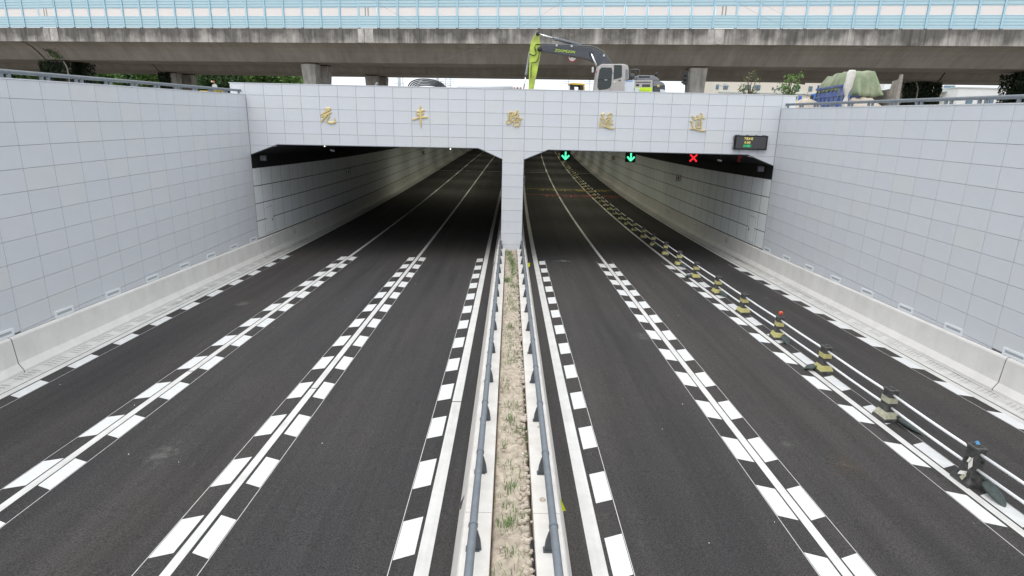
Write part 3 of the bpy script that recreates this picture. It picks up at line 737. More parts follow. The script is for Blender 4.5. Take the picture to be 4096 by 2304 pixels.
# soil between the barriers
sm = MB(); rg = random.Random(11); NX, NY = 16, 560; vs = []; fs = []
for j in range(NY+1):
    y = -46 + 46.02*j/NY
    for i in range(NX+1):
        x = -.312 + .624*i/NX
        e = min(i, NX-i)/NX
        h = .70 + .05*mnoise.noise((x*2.2, y*.9, 3)) + .045*mnoise.noise((x*9, y*9, 1)) + .03*mnoise.noise((x*25, y*25, 5)) - (.16 if i in (0, NX) else 0) - (.09 if i >= NX-1 else 0) - (.05*max(0, mnoise.noise((8, y*.8, 2)))) * (x > .1)
        vs.append(RP(x, y, h))
for j in range(NY):
    for i in range(NX): a = j*(NX+1)+i; fs.append((a, a+1, a+NX+2, a+NX+1))
sm.add(vs, fs); soil = sm.build('soil_strip', M['soil'], None, True); tag(soil, 'dry pale soil strip between the median barriers', kind='structure')
cl = MB()
for k in range(900):
    y = rg.uniform(-25.5, -.3); x = rg.choice((rg.uniform(.12, .29), rg.uniform(-.28, .29))); r = rg.uniform(.012, .045)*(1.25 if x > .12 else .7)
    p = RP(x, y, .70+r*.3); n, mm = 6, 4; ph = rg.uniform(0, 6)
    rs = [[(p[0]+r*math.sin(PI*j/mm)*math.cos(2*PI*i/n+ph)*rg.uniform(.7, 1.2), p[1]+r*math.sin(PI*j/mm)*math.sin(2*PI*i/n+ph)*rg.uniform(.7, 1.2), p[2]+r*.8*math.cos(PI*j/mm)) for i in range(n)] for j in range(1, mm)]
    cl.rings(rs)
lt_ = MB(); rl = random.Random(17)
for k in range(26):
    x, y = rl.uniform(-.25, .25), rl.uniform(-25, -1); r = rl.uniform(.012, .035); p = RP(x, y, .735+rl.uniform(0, .02)); a = rl.uniform(0, 6)
    lt_.add([(p[0]+r*math.cos(a), y+r*math.sin(a), p[2]), (p[0]-r*.7*math.sin(a), y+r*.7*math.cos(a), p[2]+.012), (p[0]-r*math.cos(a), y-r*math.sin(a), p[2]+.004), (p[0]+r*.6*math.sin(a), y-r*.6*math.cos(a), p[2]+.016)], [(0, 1, 2), (0, 2, 3)])
tag(lt_.build('litter_flakes', M['paper'], soil), kind='stuff')
tag(cl.build('soil_clods', M['rock'], soil, False), kind='stuff')
gm = MB()
spots = [(-.02, -2.2, 2.2, 95), (.05, -3.5, 1.7, 95), (.08, -6.2, 1.2, 40), (-.08, -10.0, 1.4, 40), (-.15, -1.3, 1.2, 40), (.12, -4.9, .8, 40), (-.2, -7.2, .5, 40), (.05, -8.2, .5, 22), (.18, -9.3, .6, 20), (.0, -10.8, .8, 24), (.12, -11.6, .6, 24), (-.05, -13.6, .5, 34), (-.1, -14.4, .6, 18), (.0, -15.2, .5, 20), (-.02, -16.6, .35, 24), (-.12, -18.3, .5, 16), (.05, -19.3, .35, 24), (-.06, -20.0, .3, 34), (.12, -20.4, .3, 22), (-.15, -21.0, .3, 12), (.02, -21.9, .4, 14), (.0, -22.4, .3, 22), (-.1, -22.9, .3, 14), (-.04, -23.4, .25, 40), (.12, -23.2, .3, 20), (.02, -24.1, .3, 16), (-.15, -24.7, .3, 10)]
for _ in range(60): spots.append((rg.uniform(-.26, .26), rg.uniform(-25, -.5), .25, rg.randint(2, 7)))
for (x, y, sp, n) in spots:
    for _ in range(int(n*(3 if y > -9 else 1.8))):
        bx = min(.29, max(-.29, x+rg.gauss(0, .085))); by = y+rg.gauss(0, sp*.35); hgt = rg.uniform(.06, .19); a = rg.uniform(0, 2*PI); ln = rg.uniform(.02, .13); wd = .0055
        p = Vector(RP(bx, by, .68)); d = Vector((math.cos(a), math.sin(a), 0)); q = Vector((-d.y, d.x, 0))*wd
        m1 = p+d*ln*.35+Vector((0, 0, hgt*.65)); t = p+d*ln+Vector((0, 0, hgt*.95))
        gm.add([p-q, p+q, m1+q*.8, m1-q*.8, t], [(0, 1, 2, 3), (3, 2, 4)])
tag(gm.build('grass', M['grass']), 'sparse green grass tufts on the soil strip', 'grass', kind='stuff')
for k, (x, y, r) in enumerate(((.47, -22.9, .05), (.52, -20.4, .03), (.50, -13.4, .03))):
    p = RP(x, y, .80+r*.25); m = MB(); m.sphere(p, r, 7, 5, .55)
    tag(m.build('pebble', M['rock']), ['largest flat pebble on top of the right median barrier', 'small pebble on the right median barrier, middle of three', 'small pebble farthest along the right median barrier'][k], 'pebble', 'pebbles on the barrier')
hb = MB(); hb.tube([RP(.285+.01*math.sin(i), -25.2+.12*i, .64+.03*math.sin(i*1.3)) for i in range(14)], .018, 8)
tag(hb.build('buried_hose', M['hose'], None, True), 'black hose half buried at the edge of the soil strip', 'hose')

# ================================================================== PLASTIC POSTS, PIPES AND SANDBAGS
def ring4(hx, hy, z): return [(-hx, -hy, z), (hx, -hy, z), (hx, hy, z), (-hx, hy, z)]
HS = [(0, .205, .235), (.075, .195, .225), (.09, .185, .215), (.24, .125, .15), (.32, .115, .14), (.735, .10, .125), (.745, .115, .14), (.79, .11, .135)]
def hw(z):
    for (z0, a0, b0), (z1, a1, b1) in zip(HS, HS[1:]):
        if z <= z1: t = (z-z0)/(z1-z0); return a0+(a1-a0)*t, b0+(b1-b0)*t
    return HS[-1][1:]
def make_post():
    t = thing('barrier_post', 'x', 'barrier post', (0, 0, 0), 'row of barrier posts')
    m = MB(); m.rings([ring4(a, b, z) for z, a, b in HS]); m.build('post_body', M['postblk'], t, bevel=.012)
    m = MB(); m.box(-.06, .06, -.075, .075, .79, .815); m.box(-.035, .035, -.05, .05, .815, .832); m.build('cap', M['postblk'], t, bevel=.005)
    for z0, z1 in ((.10, .25), (.46, .60)):
        a0, b0 = hw(z0); a1, b1 = hw(z1); e = .004
        m = MB(); m.rings([ring4(a0+e, b0+e, z0), ring4(a1+e, b1+e, z1)], cap=False); m.build('yellow_band', M['band'], t)
    return t
post0 = make_post(); POSTY = []
y = -21.1; i = 0
rp = random.Random(5); posts = []
while y < 118: POSTY.append(y); y += 3.0 + (.04 if y < 0 else 0)
POSTY[0] = -20.82
for i, y in enumerate(POSTY):
    t = post0 if i == 0 else copy_tree(post0)
    x = 8.91 + (-.03 if i == 0 else rp.uniform(-.03, .03)); t.location = RP(x, y, .002); t.rotation_euler = (-math.atan(SLOPE)*0, 0, rp.uniform(-.12, .12))
    t['label'] = 'black and yellow plastic barrier post, %s from the camera' % ordinal(i); posts.append((x, y))
    ORG[t.name] = Vector(t.location)
# the nearest post is torn: no clean bands, flapping reflective scraps
for c in list(posts and [o for o in post0.children if o.name.startswith('yellow_band')]): bpy.data.objects.remove(c)
post0['label'] = 'battered black barrier post with torn reflective scraps, nearest the camera'
ORG[post0.name] = Vector(post0.location)
bx, by, bz = post0.location
def scrap(pts, mt):
    m = MB(); P = [(bx+a, by+b, bz+c) for a, b, c in pts]; m.prism(P, (.004, .004, .002)); m.build('torn_scrap', mt, post0)
scrap([(-.12, -.02, .56), (-.145, -.10, .58), (-.20, -.11, .50), (-.17, -.03, .47)], M['cloth'])
scrap([(-.12, -.10, .60), (-.15, -.16, .44), (-.19, -.13, .36), (-.17, -.08, .47)], M['cloth'])
scrap([(-.19, .06, .22), (-.17, -.10, .29), (-.21, -.12, .24), (-.24, .02, .17)], M['cloth'])
scrap([(-.18, -.08, .29), (-.20, -.14, .22), (-.25, -.12, .12), (-.24, -.04, .14)], M['band_worn'])
for (a, b, c) in ((-.114, .05, .52), (-.116, -.06, .50), (.05, -.143, .53), (-.19, .06, .20), (-.1, -.20, .20)):
    m = MB(); m.sphere((bx+a, by+b, bz+c), .03, 8, 5, 1.2); m.build('hole', M['dark'], post0)
# the second post has dull bands
for o in bpy.data.objects:
    if o.parent and o.parent.get('label', '').endswith('post, second from the camera') and o.name.startswith('yellow_band'):
        o.data = o.data.copy(); o.data.materials[0] = M['band_worn']
for (a, b), (c, d) in zip(posts, posts[1:]):
    i = POSTY.index(b)
    for lv, (h0, h1, nm) in enumerate(((.665, .665, 'upper'), (.345, .345, 'lower'))):
        e = hw(h0)[1]-.02
        P0, P1 = Vector(RP(a, b+e, h0)), Vector(RP(c, d-e, h1))
        o = thing('barrier_pipe', '%s white pipe between the %s and %s barrier posts from the camera' % (nm, ordinal(i), ordinal(i+1)), 'pipe', P0, 'white pipes between the posts') if False else None
        m = MB(); sag = .012; pts = [P0+(P1-P0)*t-Vector((0, 0, sag*4*t*(1-t))) for t in (0, .25, .5, .75, 1)]
        m.tube(pts, .029, 10); o = m.build('barrier_pipe', M['pipe'], None, True)
        tag(o, '%s white pipe between the %s and %s barrier posts from the camera' % (nm, ordinal(i), ordinal(i+1)), 'pipe', 'white pipes between the barrier posts')
a, b = posts[0]
for h0, nm in ((.665, 'upper'), (.345, 'lower')):
    m = MB(); m.tube([RP(a, b-.10, h0), RP(a+.02, b-1.5, h0-.01), RP(a+.04, b-3.0, h0)], .029, 10)
    tag(m.build('barrier_pipe', M['pipe'], None, True), '%s white pipe running from the battered post out of the picture' % nm, 'pipe', 'white pipes between the barrier posts')
m = MB(); p = RP(posts[3+0][0], posts[3][1], .0); 
o = [o for o in bpy.data.objects if o.get('label', '').endswith('post, fourth from the camera')][0]
p = o.location; lampm = MB(); lampm.tube([(p.x, p.y, p.z+.832), (p.x, p.y, p.z+.86), (p.x, p.y, p.z+.93), (p.x, p.y, p.z+.95)], [.05, .065, .062, .03], 12)
lampo = lampm.build('warning_lamp', mat('orange_lens', (.75, .10, .03), .3), None, True); tag(lampo, 'round orange red warning lamp on top of a barrier post', 'warning lamp')
m = MB(); m.tube([(p.x-.005, p.y-.066, p.z+.90), (p.x-.005, p.y-.058, p.z+.90)], .022, 8); m.build('lens_centre', M['dark'], lampo)
m = MB(); m.add([(bx-.05, by-.03, bz+.83), (bx+.01, by-.05, bz+.84), (bx+.02, by+.02, bz+.87), (bx-.04, by+.04, bz+.86), (bx-.02, by, bz+.90)], [(0, 1, 4), (1, 2, 4), (2, 3, 4), (3, 0, 4), (0, 3, 2, 1)])
tag(m.build('blue_rag', mat('blue_rag', (.10, .28, .50), .8)), 'scrap of blue rag on top of the battered post', 'rag')

def sandbag(x, y, rz, ln, lab, curl=0.0, up=.0):
    m = MB(); rs = []; N = 14; n = 12
    for j in range(N+1):
        t = j/N; w_ = .125*math.sin(PI*min(1, .12+t*.95))**.55*(1.0 if t < .85 else 1); 
        if t < .12: w_ = .03+.35*t
        if t > .96: w_ *= .55
        hgt = w_*.62
        px_, py_ = t*ln, curl*t*t
        c, s_ = math.cos(rz), math.sin(rz)
        zz = up*(1-t)**2
        ring = []
        for k in range(n):
            a = 2*PI*k/n; u_ = w_*math.cos(a)*(1+.06*math.sin(7*t+k)); h_ = hgt*(1+math.sin(a))*(.9+.12*math.sin(9*t+2*k))
            lx, ly = px_, py_+u_; ring.append(RP(x+lx*c-ly*s_, y+lx*s_+ly*c, h_+zz+.004))
        rs.append(ring)
    m.rings(rs); o = m.build('sandbag', M['bag'], None, True)
    tag(o, lab, 'sandbag', 'sandbags by the posts')
    tm = MB(); p = RP(x, y, .05+up); tm.sphere(p, .045, 7, 5); tm.build('tied_neck', M['bag'], o, True)
sandbag(posts[0][0]+.09, posts[0][1]-.24, -1.72, .66, 'dark green sandbag below the battered nearest post', .05, .16)
sandbag(posts[1][0]+.16, posts[1][1]-.20, -1.35, .72, 'dark green sandbag lying beside the second post from the camera', .08, .10)
sandbag(posts[2][0]-.18, posts[2][1]+.05, 2.7, .34, 'dark sandbag tucked left of the third post from the camera', .02, .08)
sandbag(posts[3][0]+.08, posts[3][1]-.24, -1.7, .52, 'dark sandbag below the post with the orange lamp', .05, .12)
sandbag(posts[5][0]+.05, posts[5][1]-.24, -1.2, .42, 'dark sandbag below the sixth post from the camera', .05, .12)
sandbag(posts[6][0]-.15, posts[6][1]+.08, 2.8, .36, 'dark sandbag left of the seventh post from the camera', .0, .08)
sandbag(posts[7][0]+.05, posts[7][1]-.24, -1.2, .42, 'dark sandbag below the eighth post from the camera', .05, .12)
sandbag(posts[9][0]+.05, posts[9][1]-.24, -1.3, .42, 'dark sandbag below the tenth post from the camera', .05, .12)
sandbag(posts[12][0]+.05, posts[12][1]-.24, -1.3, .42, 'dark sandbag below the thirteenth post from the camera', .05, .12)

# ================================================================== SIGNS AND SIGNALS ON THE PORTAL
led = thing('led_sign', 'black electronic water depth sign on the right of the portal', 'electronic sign', (11.78, -.1, 6.07))
m = MB(); m.box(10.97, 12.60, -.20, -.03, 6.075, 6.765); m.build('housing', M['black'], led, bevel=.012)
m = MB(); m.box(11.04, 12.52, -.206, -.201, 6.135, 6.71); m.build('screen', M['leddark'], led)
for i, xx in enumerate((11.02, 11.55, 12.0, 12.33)):
    m = MB(); m.box(xx, xx+(.18 if i in (0, 3) else .08), -.16, -.06, 6.77, 6.80); m.build('mounting_lug', M['midgrey'], led)
for zz in (6.15, 6.60):
    m = MB(); m.box(10.92, 10.968, -.14, -.04, zz, zz+.10); m.build('mounting_lug', M['midgrey'], led)
def led_text(body, x, z, h, wdt, mt, lab):
    me = text_mesh(body, h, .002, mt, wdt); o = link('display_text', me, led, (x, -.2095, z)); o.rotation_euler.x = PI/2; o['label'] = lab
led_text('下穿水深', 11.41, 6.545, .15, .44, M['ledyellow'], 'yellow characters on the screen')
led_text('0.00', 11.45, 6.375, .155, .29, M['ledyellow'], 'yellow depth reading 0.00')
led_text('允许通行', 11.40, 6.20, .14, .40, M['ledgreen'], 'green characters on the screen')

def lane_signal(x, y, zc, kind, lab):
    p = RP(x, y, 0); z = zc
    t = thing('lane_signal', lab, 'lane signal', (p[0], y, z-.3), 'lane signals above the right lanes')
    m = MB(); m.box(p[0]-.29, p[0]+.29, y-.10, y+.12, z-.29, z+.29); m.build('housing', M['black'], t, bevel=.015)
    m = MB(); m.box(p[0]-.03, p[0]+.03, y-.02, y+.04, z+.28, zr(y)+5.86); m.build('hanger', M['steel_dark'], t)
    yy = y-.112
    if kind == 'down':
        m = MB()
        def bar(x0, z0, x1, z1, w_):
            d = Vector((x1-x0, 0, z1-z0)); d.normalize(); q = Vector((-d.z, 0, d.x))*w_/2; a_ = Vector((p[0]+x0, yy, z+z0)); b_ = Vector((p[0]+x1, yy, z+z1))
            m.prism([a_-q, b_-q, b_+q, a_+q], (0, -.006, 0))
        bar(0, .23, 0, -.12, .09); yy -= .0015; bar(-.21, .02, .012, -.21, .10); yy -= .0015; bar(.21, .02, -.012, -.21, .10)
        m.build('green_arrow', M['arrowgreen'], t)
    else:
        m = MB()
        for sg in (-1, 1):
            a_ = Vector((p[0]-.2, yy-.001*sg, z-.2*sg)); b_ = Vector((p[0]+.2, yy-.001*sg, z+.2*sg)); d = (b_-a_).normalized(); q = Vector((-d.z, 0, d.x))*.045
            m.prism([a_-q, b_-q, b_+q, a_+q], (0, -.006, 0))
        m.build('red_cross', M['crossred'], t)
lane_signal(3.06, 5, 5.31, 'down', 'green arrow signal next to the middle pier')
lane_signal(6.86, 5, 5.31, 'down', 'green arrow signal in the middle of the right tunnel')
lane_signal(10.5, 5, 5.34, 'x', 'red cross signal over the rightmost lane')
bc = thing('alarm_beacon', 'small dark red alarm beacon under the right tunnel ceiling', 'beacon', (11.95, 1.6, 5.3))
m = MB(); m.tube([(11.95, 1.5, 5.66), (11.95, 1.62, 5.66)], [.11, .07], 12); m.build('horn', M['red'], bc, True)
m = MB(); m.tube([(11.94, 1.6, 5.54), (11.94, 1.6, 5.40)], [.055, .06], 10); m.build('lamp', M['red'], bc, True)
m = MB(); m.box(11.93, 11.97, 1.6, 1.66, 5.4, 5.86); m.build('bracket', M['steel_dark'], bc)
for k, (x, y, z, lab) in enumerate(((11.2, 2.4, 5.38, 'small pale camera under the right tunnel ceiling'), (-9.9, 3.0, 5.42, 'small dim camera under the left tunnel ceiling'))):
    t = thing('security_camera', lab, 'camera', (x, y, z))
    m = MB(); m.obox((x, y, z), (.11, -.05, -.02), (.02, .045, 0), (0, 0, .045)); m.build('camera_body', M['pole'], t)
    m = MB(); m.tube([(x+.05, y+.03, z), (x+.06, y+.06, zr(y)+5.85)], .015, 6); m.build('arm', M['steel_dark'], t)
for k, (s, lab) in enumerate(((-1, 'small grey junction box in the corner of the left opening'), (1, 'small grey junction box in the corner of the right opening'))):
    t = thing('junction_box', lab, 'junction box', (s*12.93, 1.0, 4.95))
    m = MB(); m.box(s*12.93-.16, s*12.93+.16, .95, 1.1, 4.93, 5.22); m.build('box_body', mat('dim_grey_%d' % k, (.10, .10, .11), .6), t, bevel=.01)
    for q in range(2):
        m = MB(); m.box(s*12.93-.13+.14*q, s*12.93-.02+.14*q, .935, .949, 4.97, 5.17); m.build('box_lid', M['midgrey'], t)
# spot lamps on the lintel edge of the left opening
for k, (u, v) in enumerate(((1300, 585), (1802, 595))):
    p = onY(u, v, .3); t = thing('spot_lamp', 'small lit spot lamp under the left lintel, %s from the left' % ordinal(k), 'lamp', (p.x, .3, 5.75))
    m = MB(); m.box(p.x-.05, p.x+.05, .25, .35, 5.78, 5.86); m.build('lamp_housing', M['steel_dark'], t)
    m = MB(); m.sphere((p.x, .24, 5.78), .03, 8, 5); m.build('bulb', M['lampglow'], t)
# fire point cabinets on the tunnel walls
def fire_box(s, y, h, lab, xw=WX):
    p = RP(s*(xw-.19), y, h)
    t = thing('fire_point', lab, 'fire point sign', p, 'fire points on the tunnel walls')
    m = MB(); m.box(p[0]-.17, p[0]+.17, y, y+.05, p[2]-.24, p[2]+.24); m.build('green_frame', mat('sign_green', (.03, .22, .15), .5), t)
    m = MB(); m.box(p[0]-.125, p[0]+.125, y-.012, y-.001, p[2]-.19, p[2]+.19); m.build('white_face', M['white'], t)
    m = MB(); m.box(p[0]-.06, p[0]+.06, y-.024, y-.013, p[2]-.12, p[2]+.12); m.build('red_symbol', M['red'], t)
fire_box(-1, 17.65, 3.50, 'fire point sign on the left tunnel wall, nearest'); fire_box(-1, 57, 3.2, 'fire point sign on the left tunnel wall, far one')
fire_box(1, 16.8, 3.6, 'fire point sign on the right tunnel wall, nearest'); fire_box(1, 50, 3.4, 'fire point sign on the right tunnel wall, far one')
t = thing('fire_point', 'fire point sign beside the middle pier', 'fire cabinet', (.66, 6.0, 4.0), 'fire points on the tunnel walls')
pp = onY(2097, 719, 6.0)
m = MB(); m.box(.545, .80, 6.0, 6.06, pp.z-.30, pp.z+.30); m.build('green_frame', mat('sign_green_b', (.03, .22, .15), .5), t)
m = MB(); m.box(.57, .775, 5.985, 5.999, pp.z-.24, pp.z+.24); m.build('white_face', M['white'], t)
m = MB(); m.box(.61, .73, 5.97, 5.984, pp.z-.16, pp.z+.16); m.build('red_symbol', M['red'], t)
# jet fans deep inside
for k, (s, x, y) in enumerate(((-1, 3.2, 86), (1, 3.2, 84))):
    p = RP(s*x, y, 5.35); t = thing('jet_fan', 'dark jet fan under the far ceiling of the %s tunnel' % ('left' if s < 0 else 'right'), 'fan', p)
    m = MB(); m.tube([(p[0], y-1.2, p[2]), (p[0], y-1.0, p[2]), (p[0], y+1.0, p[2]), (p[0], y+1.2, p[2])], [.42, .36, .36, .42], 16); m.build('fan_casing', M['midgrey'], t, True)
    m = MB(); m.box(p[0]-.03, p[0]+.03, y-.1, y+.1, p[2]+.3, p[2]+.6); m.build('hanger', M['steel_dark'], t)

# ================================================================== EXCAVATOR BEHIND THE PORTAL
ex = thing('excavator', 'lime and grey crawler excavator parked above the portal', 'excavator', (6.5, 5.5, GZ))
EY = 4.3
def E(x, y, Y=EY): return onY(2050+x/3.68, 100+y/3.68, Y)
def slab(pts, Y0, Y1, name, mt, par=ex, bevel=.02, Yr=None):
    """outline traced on the plane Yr, solid from Y0 to Y1"""
    Yr = Y0 if Yr is None else Yr
    P = [E(x, y, Yr) for x, y in pts]; m = MB(); m.prism([(q.x, Y0, q.z) for q in P], (0, Y1-Y0, 0)); return m.build(name, mt, par, bevel=bevel)
BY = 5.6      # centre plane of boom and stick
boom = slab([(405,300),(450,285),(1150,325),(1240,355),(1325,405),(1450,580),(1600,850),(1450,900),(1290,640),(1200,545),(1130,512),(1040,490),(470,392),(425,385)], BY-.27, BY+.27, 'boom', M['darkgrey'], bevel=.03, Yr=BY-.27)
m = MB()
for off in (-.05, .03): m.tube([E(x, y-off*60, BY-.2) + Vector((0, off, .03)) for x, y in ((440,283),(900,305),(1160,315),(1250,345),(1330,392),(1440,545),(1500,650))], .022, 6)
m.build('hydraulic_line', M['steel'], boom, True)
for x, y in ((650, 300), (870, 312), (1345, 450)):
    q = E(x, y, BY-.28); m = MB(); m.box(q.x-.05, q.x+.05, q.y-.03, q.y+.05, q.z-.05, q.z+.06); m.build('pipe_clamp', M['pole'], boom)
for x, y, r in ((1160, 420, .10), (400, 355, .13), (372, 130, .10)):
    q = E(x, y, BY-.30); m = MB(); m.tube([(q.x, BY-.31, q.z), (q.x, BY+.31, q.z)], r, 14); m.build('pivot_pin', M['rubber'], boom, True)
me = text_mesh('ZOOMLION', .2, .002, M['limeflat'])
q0, q1 = E(622, 388, BY-.275), E(915, 418, BY-.275); ln = (q1-q0).length
xs = [v.co.x for v in me.vertices]; ys_ = [v.co.y for v in me.vertices]; kx = ln/max(xs); ky = ((E(622, 350, BY-.275)-q0).length)/max(ys_)
for v in me.vertices: v.co.x *= kx; v.co.y *= ky; v.co.x += v.co.y*.12
lt = link('boom_lettering', me, boom, (q0.x, BY-.276, q0.z)); lt.rotation_euler = (PI/2, -math.atan2(q1.z-q0.z, q1.x-q0.x), 0); lt['label'] = 'lime capital lettering on the boom'
stick = slab([(345,125),(375,112),(395,150),(400,250),(420,290),(415,400),(395,540),(320,900),(300,1050),(232,1050),(240,900),(250,390),(275,240),(310,155)], BY-.2, BY+.2, 'stick', M['lime'], bevel=.03, Yr=BY-.2)
m = MB(); m.tube([E(x, y, BY-.26) for x, y in ((420,285),(375,283),(340,292),(328,330),(345,390),(350,420),(325,452),(285,440),(250,425))], .028, 8); m.tube([E(x, y, BY-.26) for x, y in ((395,400),(385,480),(355,540),(320,555),(285,552),(275,620),(270,780))], .022, 8); m.build('hose', M['rubber'], stick, True)
bk = slab([(232,1040),(300,1040),(330,1120),(420,1190),(330,1230),(215,1200),(200,1110)], BY-.5, BY+.5, 'bucket', M['midgrey'], bevel=.03, Yr=BY-.2)
def ram(p, q, r0, r1, split, name, Y):
    a, b, c = E(*p, Y), E(*split, Y), E(*q, Y)
    m = MB(); m.tube([a, b], r1, 10); m.build(name+'_rod', M['chrome'], ex, True)
    m = MB(); m.tube([b, b+(c-b)*.12, b+(c-b)*.13, c], [r0*1.2, r0*1.2, r0, r0], 12); m.build(name+'_barrel', M['midgrey'], ex, True)
ram((385, 135), (1010, 298), .085, .05, (608, 197), 'stick_ram', BY)
ram((1160, 425), (1330, 800), .09, .055, (1262, 655), 'boom_ram', BY-.36)
ram((1160, 425), (1330, 800), .09, .055, (1262, 655), 'boom_ram', BY+.36)
ram((160, 960), (255, 395), .07, .04, (198, 750), 'bucket_ram', BY)
cabp = [(1262,645),(1285,590),(1325,573),(1640,573),(1698,592),(1712,640),(1712,800),(1650,812),(1650,1080),(1215,1080),(1213,960),(1248,700)]
cab = slab(cabp, 4.05, 5.05, 'cab', M['cabgrey'], bevel=.04, Yr=4.05)
slab([(1312,625),(1458,628),(1468,680),(1455,880),(1432,925),(1380,945),(1272,958),(1250,910),(1256,800),(1282,655)], 4.035, 4.055, 'door_window', M['glassdark'], cab, 0, 4.035)
slab([(1496,587),(1600,590),(1611,602),(1612,750),(1594,775),(1486,800)], 4.035, 4.055, 'side_window', M['glassdark'], cab, 0, 4.035)
slab([(1665,648),(1700,660),(1702,785),(1664,790)], 4.036, 4.056, 'rear_window', M['midgrey'], cab, 0, 4.036)
slab([(1254,800),(1462,795),(1462,803),(1254,808)], 4.02, 4.034, 'window_bar', M['rubber'], cab, 0, 4.02)
slab([(1350,803),(1400,803),(1388,816),(1360,816)], 4.0, 4.034, 'door_handle', M['cabgrey'], cab, 0, 4.02)
slab([(1562,808),(1592,806),(1594,820),(1564,822)], 4.03, 4.052, 'door_lock', M['rubber'], cab, 0, 4.03)
slab([(1470,655),(1490,655),(1490,700),(1470,700)], 4.0, 4.052, 'hinge', M['cabgrey'], cab, 0, 4.02)
slab([(1450,915),(1470,915),(1470,965),(1450,965)], 4.0, 4.052, 'hinge', M['cabgrey'], cab, 0, 4.02)
q = E(1502, 838, 4.04); m = MB(); m.tube([(q.x, 4.03, q.z), (q.x, 4.053, q.z)], .045, 14); m.build('round_sticker', M['white'], cab)
for x in (1335, 1568):
    q = E(x, 575, 4.4); m = MB(); m.tube([(q.x, 4.4, q.z-.02), (q.x, 4.4, q.z+.08)], .018, 6); m.build('lifting_eye', M['steel'], cab)
mi = slab([(1170,625),(1185,615),(1198,622),(1196,690),(1186,702),(1168,698)], 4.0, 4.12, 'mirror', M['pole'], cab, .02, 4.0)
m = MB(); m.tube([E(1195, 685, 4.06), E(1225, 690, 4.2), E(1250, 700, 4.3)], .015, 6); m.build('mirror_arm', M['steel_dark'], mi)
slab([(1228,672),(1242,680),(1262,715),(1276,740),(1258,730),(1238,705)], 4.12, 4.16, 'red_ribbon', mat('ribbon', (.60, .10, .08), .7), cab, 0, 4.12)
house = slab([(1645,815),(2065,815),(2065,1090),(1645,1090)], 4.15, 6.7, 'engine_house', M['cabgrey'], bevel=.02, Yr=4.15)
slab([(1648,814),(1795,812),(1795,985),(1645,985)], 4.13, 4.149, 'notice_sheet', M['paper'], house, 0, 4.13)
slab([(1675,818),(1768,818),(1768,832),(1675,832)], 4.118, 4.129, 'notice_heading', mat('notice_blue', (.20, .33, .60), .6), house, 0, 4.118)
slab([(1788,922),(2055,918),(2052,992),(1788,992)], 4.13, 4.149, 'lime_stripe', M['limeflat'], house, 0, 4.13)
me = text_mesh('E215E-10', .1, .001, mat('stripe_lettering', (.16, .30, .03), .6), abs(E(2005, 978, 4.12).x-E(1868, 978, 4.12).x))
q = E(1868, 982, 4.125); o = link('stripe_lettering', me, house, (q.x, 4.127, q.z)); o.rotation_euler = (PI/2, .02, 0); o.scale.y = 1.35
slab([(1800,930),(1868,928),(1866,980),(1798,982)], 4.115, 4.126, 'white_label', M['paper'], house, 0, 4.115)
m = MB()
for k in range(16):
    a = E(1815+14*k, 833, 4.14); b = E(1815+14*k+7, 853, 4.14); m.box(a.x, b.x, 4.14, 4.149, b.z, a.z)
for k in range(10):
    a = E(1910+12*k, 872, 4.14); b = E(1910+12*k+6, 912, 4.14); m.box(a.x, b.x, 4.14, 4.149, b.z, a.z)
a = E(1820, 870, 4.14); b = E(1862, 902, 4.14); m.box(a.x, b.x, 4.14, 4.149, b.z, a.z)
m.build('vent_slots', M['rubber'], house)
cw = slab([(2066,820),(2160,826),(2225,850),(2252,890),(2257,960),(2250,1060),(2066,1090)], 4.2, 6.75, 'counterweight', M['darkgrey'], bevel=.10, Yr=4.2)
slab([(2072,818),(2160,824),(2222,850),(2246,885),(2072,900)], 4.17, 4.199, 'counterweight_band', M['midgrey'], cw, 0, 4.17)
slab([(2128,880),(2165,876),(2166,912),(2130,914)], 4.15, 4.168, 'warning_sticker', M['band'], cw, 0, 4.15)
slab([(2175,945),(2250,955),(2250,1000),(2175,1000)], 4.15, 4.168, 'maker_label', M['paper'], cw, 0, 4.15)
hood = slab([(1828,815),(1834,752),(1862,738),(2075,742),(2160,792),(2168,830)], 4.5, 6.5, 'engine_hood', M['midgrey'], bevel=.05, Yr=4.5)
m = MB()
for k in range(11):
    a = E(1862+15*k, 748, 4.48); b = E(1862+15*k+8, 778, 4.48); m.box(a.x, b.x, 4.485, 4.499, b.z, a.z)
m.build('hood_slots', M['rubber'], hood)
q = E(1765, 800, 4.6); q2 = E(1765, 715, 4.6); m = MB(); m.tube([q, q2-Vector((0, 0, .28)), q2-Vector((0, 0, .26)), q2], [.09, .09, .14, .13], 14); m.build('air_cleaner', M['darkgrey'], ex, True)
m = MB(); m.tube([E(1728, 800, 4.3), E(1728, 660, 4.3), E(1740, 652, 4.3), E(1855, 652, 4.3), E(1868, 662, 4.3), E(1868, 740, 4.3)], .018, 6); m.build('grab_rail', M['steel'], ex, True)
q = E(2110, 740, 5.4); m = MB(); m.tube([q+Vector((0, 0, -.2)), q+Vector((0, 0, .05)), q+Vector((.12, 0, .12))], .06, 8); m.build('exhaust', M['rubber'], ex, True)
xc = E(1750, 900, 5.5).x
for yy in (4.25, 6.25):
    m = MB(); pts = []
    for i in range(24):
        a = 2*PI*i/24; pts.append((xc + (1.6 if math.cos(a) > 0 else -1.6) + .42*math.cos(a), yy, GZ+.43+.42*math.sin(a)))
    m.prism(pts, (0, .55, 0)); m.build('track', M['rubber'], ex, bevel=.02)
m = MB(); m.box(xc-1.2, xc+1.2, 4.8, 6.25, GZ+.35, GZ+.95); m.build('undercarriage', M['darkgrey'], ex)
